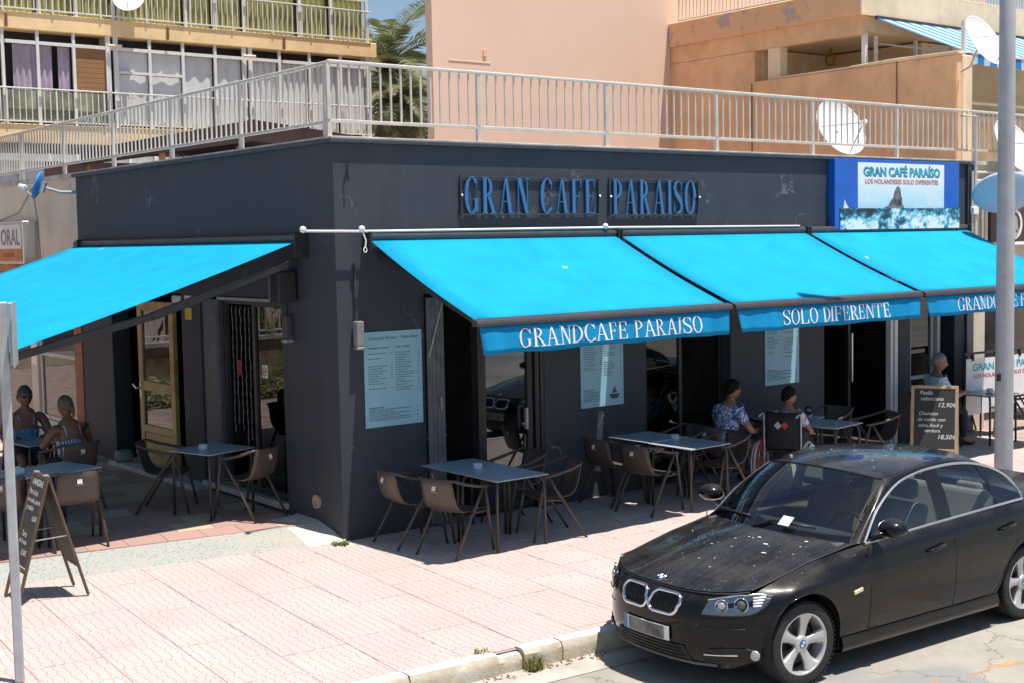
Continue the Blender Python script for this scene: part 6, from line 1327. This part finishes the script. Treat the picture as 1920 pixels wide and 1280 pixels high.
# ================================================================== people
def skin_mesh(J, E, root, sub=2):
    names = list(J); idx = {n: i for i, n in enumerate(names)}; me = bpy.data.meshes.new('skin'); me.from_pydata([J[n][0] for n in names], [(idx[a], idx[b]) for a, b in E], [])
    o = bpy.data.objects.new('skin', me); COL.objects.link(o); o.modifiers.new('skin', 'SKIN').use_smooth_shade = True
    for i, n in enumerate(names):
        r = J[n][1]; v = me.skin_vertices[0].data[i]; v.radius = r if isinstance(r, tuple) else (r, r); v.use_root = (n == root)
    s = o.modifiers.new('sub', 'SUBSURF'); s.levels = sub; s.render_levels = sub; res = evaluated(o); bpy.data.objects.remove(o); return res
def add_mesh(mb, me, M4=None):
    mb.add([(M4 @ v.co) if M4 else v.co for v in me.vertices], [tuple(p.vertices) for p in me.polygons]); bpy.data.meshes.remove(me)
def head_mesh(mb, C, yaw, pitch=0, k=1.0, glasses=None):
    """a head with brow, eye sockets, nose, mouth, chin and ears, looking along +x after yaw; returns its matrix"""
    Mh = Matrix.Translation(C) @ Matrix.Rotation(yaw, 4, 'Z') @ Matrix.Rotation(pitch, 4, 'Y') @ Matrix.Scale(k, 4); n, m = 28, 20; rows = []
    g = lambda a, s: math.exp(-(a/s)**2)
    for i in range(m+1):
        th = math.pi*i/m; row = []
        for j in range(n):
            ph = 2*math.pi*j/n; x, y, z = math.sin(th)*math.cos(ph), math.sin(th)*math.sin(ph), math.cos(th)
            X, Y, Z = x*.096, y*.077, z*.118
            if Z < 0: q = -Z/.118; Y *= 1-.30*q*q; X = X*(1-.16*q) if X < 0 else X*(1-.02*q)
            if x > 0:
                X += .024*g(Y, .014)*g(Z+.012, .026)+.012*g(Y, .010)*g(Z+.026, .012)      # nose
                X -= .012*(g(Y-.032, .016)+g(Y+.032, .016))*g(Z-.012, .016)              # sockets
                X += .006*g(Z-.034, .012)*g(Y, .05); X += .007*g(Y, .02)*g(Z+.062, .010); X += .010*g(Y, .022)*g(Z+.098, .016)
            row.append(Mh @ Vector((X, Y, Z)))
        rows.append(row)
    V = [p for r in rows for p in r]; mb.add(V, [(i*n+j, i*n+(j+1) % n, (i+1)*n+(j+1) % n, (i+1)*n+j) for i in range(m) for j in range(n)])
    for s in (-1, 1):
        E = []; 
        for a in range(10): an = 2*math.pi*a/10; E.append(Mh @ Vector((-.008+.018*math.cos(an), s*(.079+.006*math.cos(an)*-1), -.004+.032*math.sin(an))))
        c = Mh @ Vector((-.004, s*.074, -.004)); mb.add([c]+E, [(0, q+1, (q+1) % 10+1) for q in range(10)]); mb.add(E+[Mh @ Vector((-.02, s*.07, 0))], [(q, (q+1) % 10, 10) for q in range(10)])
    c0 = mb.cur; mb.mat(1)
    for s in (-1, 1): mb.lathe([(0,-.006),(.006,-.004),(.0085,0),(.006,.004),(0,.006)], 8, Mh @ Vector((.079, s*.032, .012)))
    mb.mat(2); mb.obox(Mh @ Vector((.092,0,-.062)), (Mh.to_3x3() @ Vector((.004,0,0))), (Mh.to_3x3() @ Vector((0,.018,0))), (Mh.to_3x3() @ Vector((0,0,.004)))); mb.mat(c0); return Mh
def hair_mesh(Mh, style, seed=0):
    rr = random.Random(seed); mb = MB(); n, m = 28, 16; V = []
    for i in range(m+1):
        th = math.pi*.78*i/m
        for j in range(n):
            ph = 2*math.pi*j/n; x, y, z = math.sin(th)*math.cos(ph), math.sin(th)*math.sin(ph), math.cos(th); lim = .0
            low = lerp(.62, -.62, (1-x)/2 if style != 'bald' else (1-x)/2)                    # hairline: high at the brow, low at the nape
            zz = max(z, low); k = 1.0 if z >= low else .965
            f = 1.09+rr.uniform(-.015,.03)+.025*math.sin(6*ph+4*th)*(1 if style in ('bun','pony') else .4)+(.07 if style == 'bun' else .0)*(x < .2)
            if z < low: s = math.sqrt(max(0, 1-low*low)); h_ = math.hypot(x, y) or 1; x, y, z = x/h_*s, y/h_*s, low; f *= .95
            V.append(Mh @ Vector((x*.096*f-.002, y*.077*f, z*.118*f)))
    mb.add(V, [(i*n+j, i*n+(j+1) % n, (i+1)*n+(j+1) % n, (i+1)*n+j) for i in range(m) for j in range(n)])
    if style == 'pony': mb.tube([Mh @ Vector(p) for p in ((-.09,0,.02),(-.125,0,-.02),(-.13,0,-.08),(-.12,0,-.13))], [.022,.026,.02,.008], 8)
    return mb
def hand(mb, w, d, side, up, s=1.0, curl=.5):
    """palm and five bent fingers growing from wrist w along d; the thumb leaves the side of the palm"""
    w, d, up = Vector(w), Vector(d).normalized(), Vector(up).normalized(); l = up.cross(d).normalized()*side
    mb.tube([w-d*.01, w+d*.03*s, w+d*.075*s, w+d*.09*s], [.022*s,.034*s,.036*s,.028*s], 10, sq=.5)
    for k, (o, L) in enumerate(((-.028,.062),(-.010,.075),(.010,.078),(.027,.070))):
        b = w+d*.082*s-l*o*s; c = d*math.cos(curl)-up*math.sin(curl); e = d*math.cos(curl*2)-up*math.sin(curl*2)
        mb.tube([b, b+d*L*.4*s, b+d*L*.4*s+c*L*.35*s, b+d*L*.4*s+c*L*.35*s+e*L*.3*s], [.0095*s,.009*s,.0085*s,.006*s], 6)
    b = w+d*.025*s+l*.03*s; mb.tube([b, b+(d*.6+l*.8)*.03*s, b+(d*.6+l*.8)*.03*s+(d*.95+l*.1-up*.3)*.032*s, b+(d*.6+l*.8)*.03*s+(d*.95-up*.5)*.055*s], [.012*s,.0115*s,.010*s,.007*s], 6)
def person(label, loc, deg, skin, top, bottom, arms, head_yaw, hair, hstyle, k=1.0, sleeves='short', lean=0.0, strap=False, feet=True, head_pitch=0.0, build=1.0, shoes='black', legs=None, glasses=None):
    """seated figure facing local +x, hips at seat height"""
    t = thing('person', label, 'person', loc, R_(deg)); B = build; L = lean
    H_ = .53; ch = (.02+L*.6, 0, .83); nb = (.035+L, 0, 1.0)
    J = {'pel': ((0,0,H_), (.13*B,.115*B)), 'sp': ((-.01+L*.2,0,.67), (.135*B,.105*B)), 'ch': (ch, (.155*B,.11*B)), 'nb': (nb, (.085,.075)), 'nk': ((.05+L*1.1,0,1.075), .054), 'hd': ((.075+L*1.2,0,1.15), .05)}
    E = [('pel','sp'),('sp','ch'),('ch','nb'),('nb','nk'),('nk','hd')]; LG = legs or {}
    for s, n in ((1,'l'), (-1,'r')):
        sh, el, wr = arms[n]; J[n+'s'] = ((ch[0]+.0, s*.175*B, .955), .060*B); J[n+'e'] = (el, .043); J[n+'w'] = (wr, .029); E += [('nb',n+'s'),(n+'s',n+'e'),(n+'e',n+'w')]
        kn, an = LG.get(n, ((.42, s*.12, .52), (.40, s*.12, .10))); J[n+'h'] = ((.04, s*.10, H_-.02), .090*B); J[n+'k'] = (kn, .060); J[n+'a'] = (an, .040); J[n+'t'] = ((an[0]+.15, an[1]+s*.02, an[2]-.055), .034); E += [('pel',n+'h'),(n+'h',n+'k'),(n+'k',n+'a'),(n+'a',n+'t')]
    mb = MB(); add_mesh(mb, skin_mesh(J, E, 'pel')); hc = Vector(J['hd'][0])+Vector((.012,0,.068)); Mh = head_mesh(mb, hc, R_(head_yaw), R_(head_pitch), 1.07)
    for s, n in ((1,'l'), (-1,'r')):
        el, wr = Vector(J[n+'e'][0]), Vector(J[n+'w'][0]); hand(mb, wr, wr-el, -s, (0,0,1), .95, .45)
    mb.build('body', [skin, M['eye'], M['lip']], t, smooth=True)
    # clothes follow the same joints, a little fuller
    g = lambda n, a: (J[n][0], tuple(q+a for q in J[n][1]) if isinstance(J[n][1], tuple) else J[n][1]+a)
    if not strap:
        T = {n: g(n, .016) for n in ('pel','sp','ch')}; T['nb'] = (J['nb'][0], (.098,.088)); TE = [('pel','sp'),('sp','ch'),('ch','nb')]
        for n in 'lr':
            T[n+'s'] = g(n+'s', .018); f = .62 if sleeves == 'short' else .97; a, b = Vector(J[n+'s'][0]), Vector(J[n+'e'][0]); T[n+'m'] = (a.lerp(b, f), .064); TE += [('nb',n+'s'),(n+'s',n+'m')]
    else:
        T = {'pel': g('pel', .02), 'sp': g('sp', .018), 'ch': ((ch[0],0,.80), (.165*B,.122*B)), 'up': ((ch[0]+.006,0,.865), (.150*B,.112*B))}; TE = [('pel','sp'),('sp','ch'),('ch','up')]
    mc = MB(); add_mesh(mc, skin_mesh(T, TE, 'pel')); shirt = mc.build('shirt', top, t, smooth=True)
    if strap:
        for s in (-1, 1): ms = MB(); ms.tube([(ch[0]+.13*B,s*.075,.88),(ch[0]+.105*B,s*.09,.965),(ch[0]+.03,s*.10,1.045),(ch[0]-.075*B,s*.09,.98),(ch[0]-.115*B,s*.08,.88)], .008, 6); ms.build('strap', top, shirt)
    Lg = {n: g(n, .016) for n in ('pel','lh','rh','lk','rk')}; LE = [('pel','lh'),('pel','rh'),('lh','lk'),('rh','rk')]
    if bottom[1] == 'long':
        for n in 'lr': Lg[n+'a'] = g(n+'a', .016); LE.append((n+'k', n+'a'))
    mc = MB(); add_mesh(mc, skin_mesh(Lg, LE, 'pel')); mc.build('trousers', bottom[0], t, smooth=True)
    for n in 'lr':
        a = Vector(J[n+'a'][0]); mc = MB(); mc.tube([a+Vector((-.05,0,-.045)), a+Vector((.02,0,-.035)), a+Vector((.11,0,-.055)), a+Vector((.18,0,-.065))], [.036,.046,.042,.028], 10, sq=.9); mc.build('shoe', M[shoes], t, smooth=True)
    if hstyle: hair_mesh(Mh, hstyle, 3).build('hair', hair, t, smooth=True)
    if glasses:
        mg = MB()
        for s in (-1, 1):
            mg.tube([Mh @ Vector((.096,s*.033+.022*math.cos(a),.010+.017*math.sin(a))) for a in [q*.523 for q in range(12)]], .003, 5, closed=True); mg.tube([Mh @ Vector((.094,s*.055,.013)), Mh @ Vector((.04,s*.082,.012)), Mh @ Vector((-.005,s*.083,.006))], .003, 5)
            if glasses == 'sun': mg.lathe([(.0,0),(.021,0),(.019,.003),(0,.004)], 12, Mh @ Vector((.096,s*.033,.010)), (Mh.to_3x3().normalized() @ Vector((1,0,0))).to_track_quat('Z','Y').to_matrix())
        mg.tube([Mh @ Vector((.097,-.012,.012)), Mh @ Vector((.101,0,.015)), Mh @ Vector((.097,.012,.012))], .003, 5); mg.build('glasses', M['gloss_black'], t)
    t.scale = (k, k, k); return t
def m_print(name, a, b, scale=26, thr=.52):
    t = NT(name); v = t.noise(scale, 3, .6, None, 1.5); k = t.mix(t.ramp(v, [(thr-.03, 0.0), (thr+.03, 1.0)]), a, b); t.base(k, .85); return t.m
def m_vstripe(name, a, b, scale, axis='Y'):
    t = NT(name); w = t.node('ShaderNodeTexWave'); w.bands_direction = axis; w.inputs['Scale'].default_value = scale; w.inputs['Distortion'].default_value = .6; t.l.new(t.tc.outputs['Object'], w.inputs['Vector']); k = t.mix(t.ramp(w.outputs['Fac'], [(.42, 0.0), (.58, 1.0)]), a, b); t.base(k, .85); return t.m
HG = pm('grey hair', (.34,.33,.31), .7, .25, 40); HD = pm('dark hair', (.010,.008,.007), .7, .2, 40, spec=.15); HW = pm('greying brown hair', (.10,.085,.07), .7, .3, 40)
HB = pm('ash blond hair', (.17,.125,.075), .65, .3, 40)
NAVY = pm('navy trousers', (.025,.03,.06), .85, .1, 8); KHAKI = pm('khaki shorts', (.22,.18,.12), .85, .1, 8); DARKT = pm('dark trousers', (.02,.02,.025), .85)
WSK = pm('shade toned skin', (.24, .115, .07), .5, .1, 12)  # darker skin tone stands in for the terrace shade on the women
A1 = {'l': (None, (.10,.30,.74), (.30,.22,.70)), 'r': (None, (.10,-.30,.74), (.30,-.22,.69))}
person('man in a blue and white patterned shirt and glasses, seated near the grey column', (5.27,-.60,0), -2, M['skin2'], m_print('blue paisley cloth', (.03,.09,.32), (.62,.68,.76), 22, .50), (KHAKI, 'short'), {'l': (None, (.12,.30,.73), (.33,.20,.70)), 'r': (None, (.14,-.31,.72), (.36,-.20,.69))}, -12, HD, 'short', 1.0, lean=.03, build=1.08, glasses='clear')
person('person with short dark hair in a white patterned shirt, sitting in the wheelchair', (5.82,-1.13,.0), 24, M['skin2'], m_print('white and navy print cloth', (.62,.63,.70), (.07,.07,.16), 14, .58), (DARKT, 'long'), {'l': (None, (.08,.28,.74), (.30,.26,.69)), 'r': (None, (.10,-.30,.74), (.33,-.24,.70))}, -40, HD, 'short', .93, build=.98, glasses='clear')
person('grey haired man in a pale striped shirt behind the price chalkboard', (9.84,-.52,0), -25, M['skin2'], m_vstripe('pale blue striped cloth', (.66,.72,.78), (.40,.52,.66), 14), (NAVY, 'long'), {'l': (None, (.16,.29,.74), (.42,.14,.76)), 'r': (None, (.16,-.29,.74), (.42,-.12,.77))}, -42, HG, 'short', 1.02, build=1.12, head_pitch=8)
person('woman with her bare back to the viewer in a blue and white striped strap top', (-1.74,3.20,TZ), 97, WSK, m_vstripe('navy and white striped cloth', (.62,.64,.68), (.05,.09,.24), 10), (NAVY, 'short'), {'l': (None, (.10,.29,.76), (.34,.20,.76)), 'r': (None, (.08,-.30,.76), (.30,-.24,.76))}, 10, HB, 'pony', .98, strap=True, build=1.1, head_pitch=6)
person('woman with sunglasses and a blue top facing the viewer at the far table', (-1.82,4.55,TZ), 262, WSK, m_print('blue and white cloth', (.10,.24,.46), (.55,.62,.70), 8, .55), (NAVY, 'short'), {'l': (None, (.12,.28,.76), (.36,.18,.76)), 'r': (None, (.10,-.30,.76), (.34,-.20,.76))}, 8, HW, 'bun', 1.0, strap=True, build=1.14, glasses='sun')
# ================================================================== wheelchair
wcx = thing('wheelchair', 'black wheelchair with large grey wheels, seen from behind beside the wine glass table', 'wheelchair', (5.82,-1.13,0), R_(24))
fab = pm('black wheelchair fabric', (.02,.02,.024), .8, .2, 20)
mb = MB(); mb.grid([[(-.20+.03*(1-(2*k/8-1)**2)*-1, -.22+.44*k/8, z) for k in range(9)] for z in (.50,.65,.80,.96)]); o = mb.build('backrest', fab, wcx, smooth=True); o.modifiers.new('t','SOLIDIFY').thickness = .02
mb = MB(); mb.box(-.21,.24,-.22,.22,.455,.485); mb.build('seat', fab, wcx, bevel=.012, seg=2)
for k, (c, q) in enumerate((((.55,.55,.58), .045), ((.5,.05,.06), -.045))): mb = MB(); mb.add([(-.262,q-.05,.80),(-.262,q,.75),(-.262,q+.05,.80),(-.262,q,.85)], [(0,1,2,3)]); mb.build('emblem', pm('wheelchair emblem %d' % k, c, .6), wcx)
for s in (-1, 1):
    mb = MB(); mb.tube([(-.42,s*.235,.93),(-.30,s*.235,.95),(-.22,s*.235,.94),(-.20,s*.235,.50),(-.20,s*.235,.30)], .012, 8); mb.tube([(-.20,s*.235,.48),(.26,s*.235,.48),(.32,s*.235,.40),(.46,s*.20,.12)], .012, 8); mb.tube([(-.20,s*.235,.30),(.24,s*.235,.22)], .012, 8); mb.tube([(.26,s*.235,.48),(.24,s*.235,.10)], .012, 8); mb.build('side_frame', M['galv'], wcx, smooth=True)
    mb = MB(); mb.box(-.17,.16,s*.25-.022,s*.25+.022,.68,.71); mb.build('armrest', M['black'], wcx, bevel=.012, seg=2); mb = MB(); mb.box(-.15,.13,s*.238-.004,s*.238+.004,.50,.68); mb.build('skirt_guard', NAVY, wcx)
    mb = MB(); mb.box(.42,.58,s*.12-.08,s*.12+.08,.10,.115); mb.build('footplate', M['black'], wcx)
    Rw = Matrix.Rotation(R_(90),3,'X'); c = Vector((-.14,s*.30,.305)); mb = MB(); mb.tube([c+Vector((.288*math.cos(a),0,.288*math.sin(a))) for a in [q*math.pi/20 for q in range(40)]], .017, 8, closed=True); wh = mb.build('wheel', pm('grey wheelchair tyre', (.42,.42,.42), .6) if s < 0 else bpy.data.materials['grey wheelchair tyre'], wcx, smooth=True)
    mb = MB(); mb.tube([c+Vector((.255*math.cos(a),s*.045,.255*math.sin(a))) for a in [q*math.pi/20 for q in range(40)]], .009, 6, closed=True); mb.build('hand_rim', M['white_plastic'], wh, smooth=True)
    mb = MB(); mb.lathe([(.03,-.04),(.035,0),(.03,.04)], 14, c, Rw); mb.build('hub', pm('orange hub', (.5,.22,.03), .5) if s < 0 else bpy.data.materials['orange hub'], wh)
    for q in range(12): a = q*math.pi/6; mb = MB(); mb.tube([c+Vector((.03*math.cos(a+.4),.02*(1 if q % 2 else -1),.03*math.sin(a+.4))), c+Vector((.275*math.cos(a),0,.275*math.sin(a)))], .0022, 4); mb.build('spoke', M['satin'], wh)
    c = Vector((.24,s*.22,.075)); mb = MB(); mb.lathe([(.02,-.014),(.07,-.016),(.075,0),(.07,.016),(.02,.014)], 18, c, Rw); mb.build('caster', M['black'], wcx, auto=40)
mb = MB(); mb.prism([(-.08,0),(.08,0),(.10,.14),(.05,.20),(-.05,.20),(-.10,.14)], (0,0,0), (1,0,0), (0,0,1), (0,.07,0)); o = mb.build('handbag', pm('dark red bag', (.25,.015,.03), .6), None, bevel=.02, seg=2); o.location = (5.60,-.95,.44); o.rotation_euler = (0,0,R_(22)); tag(o, 'dark red bag hanging between the patterned shirt man and the wheelchair', 'bag')
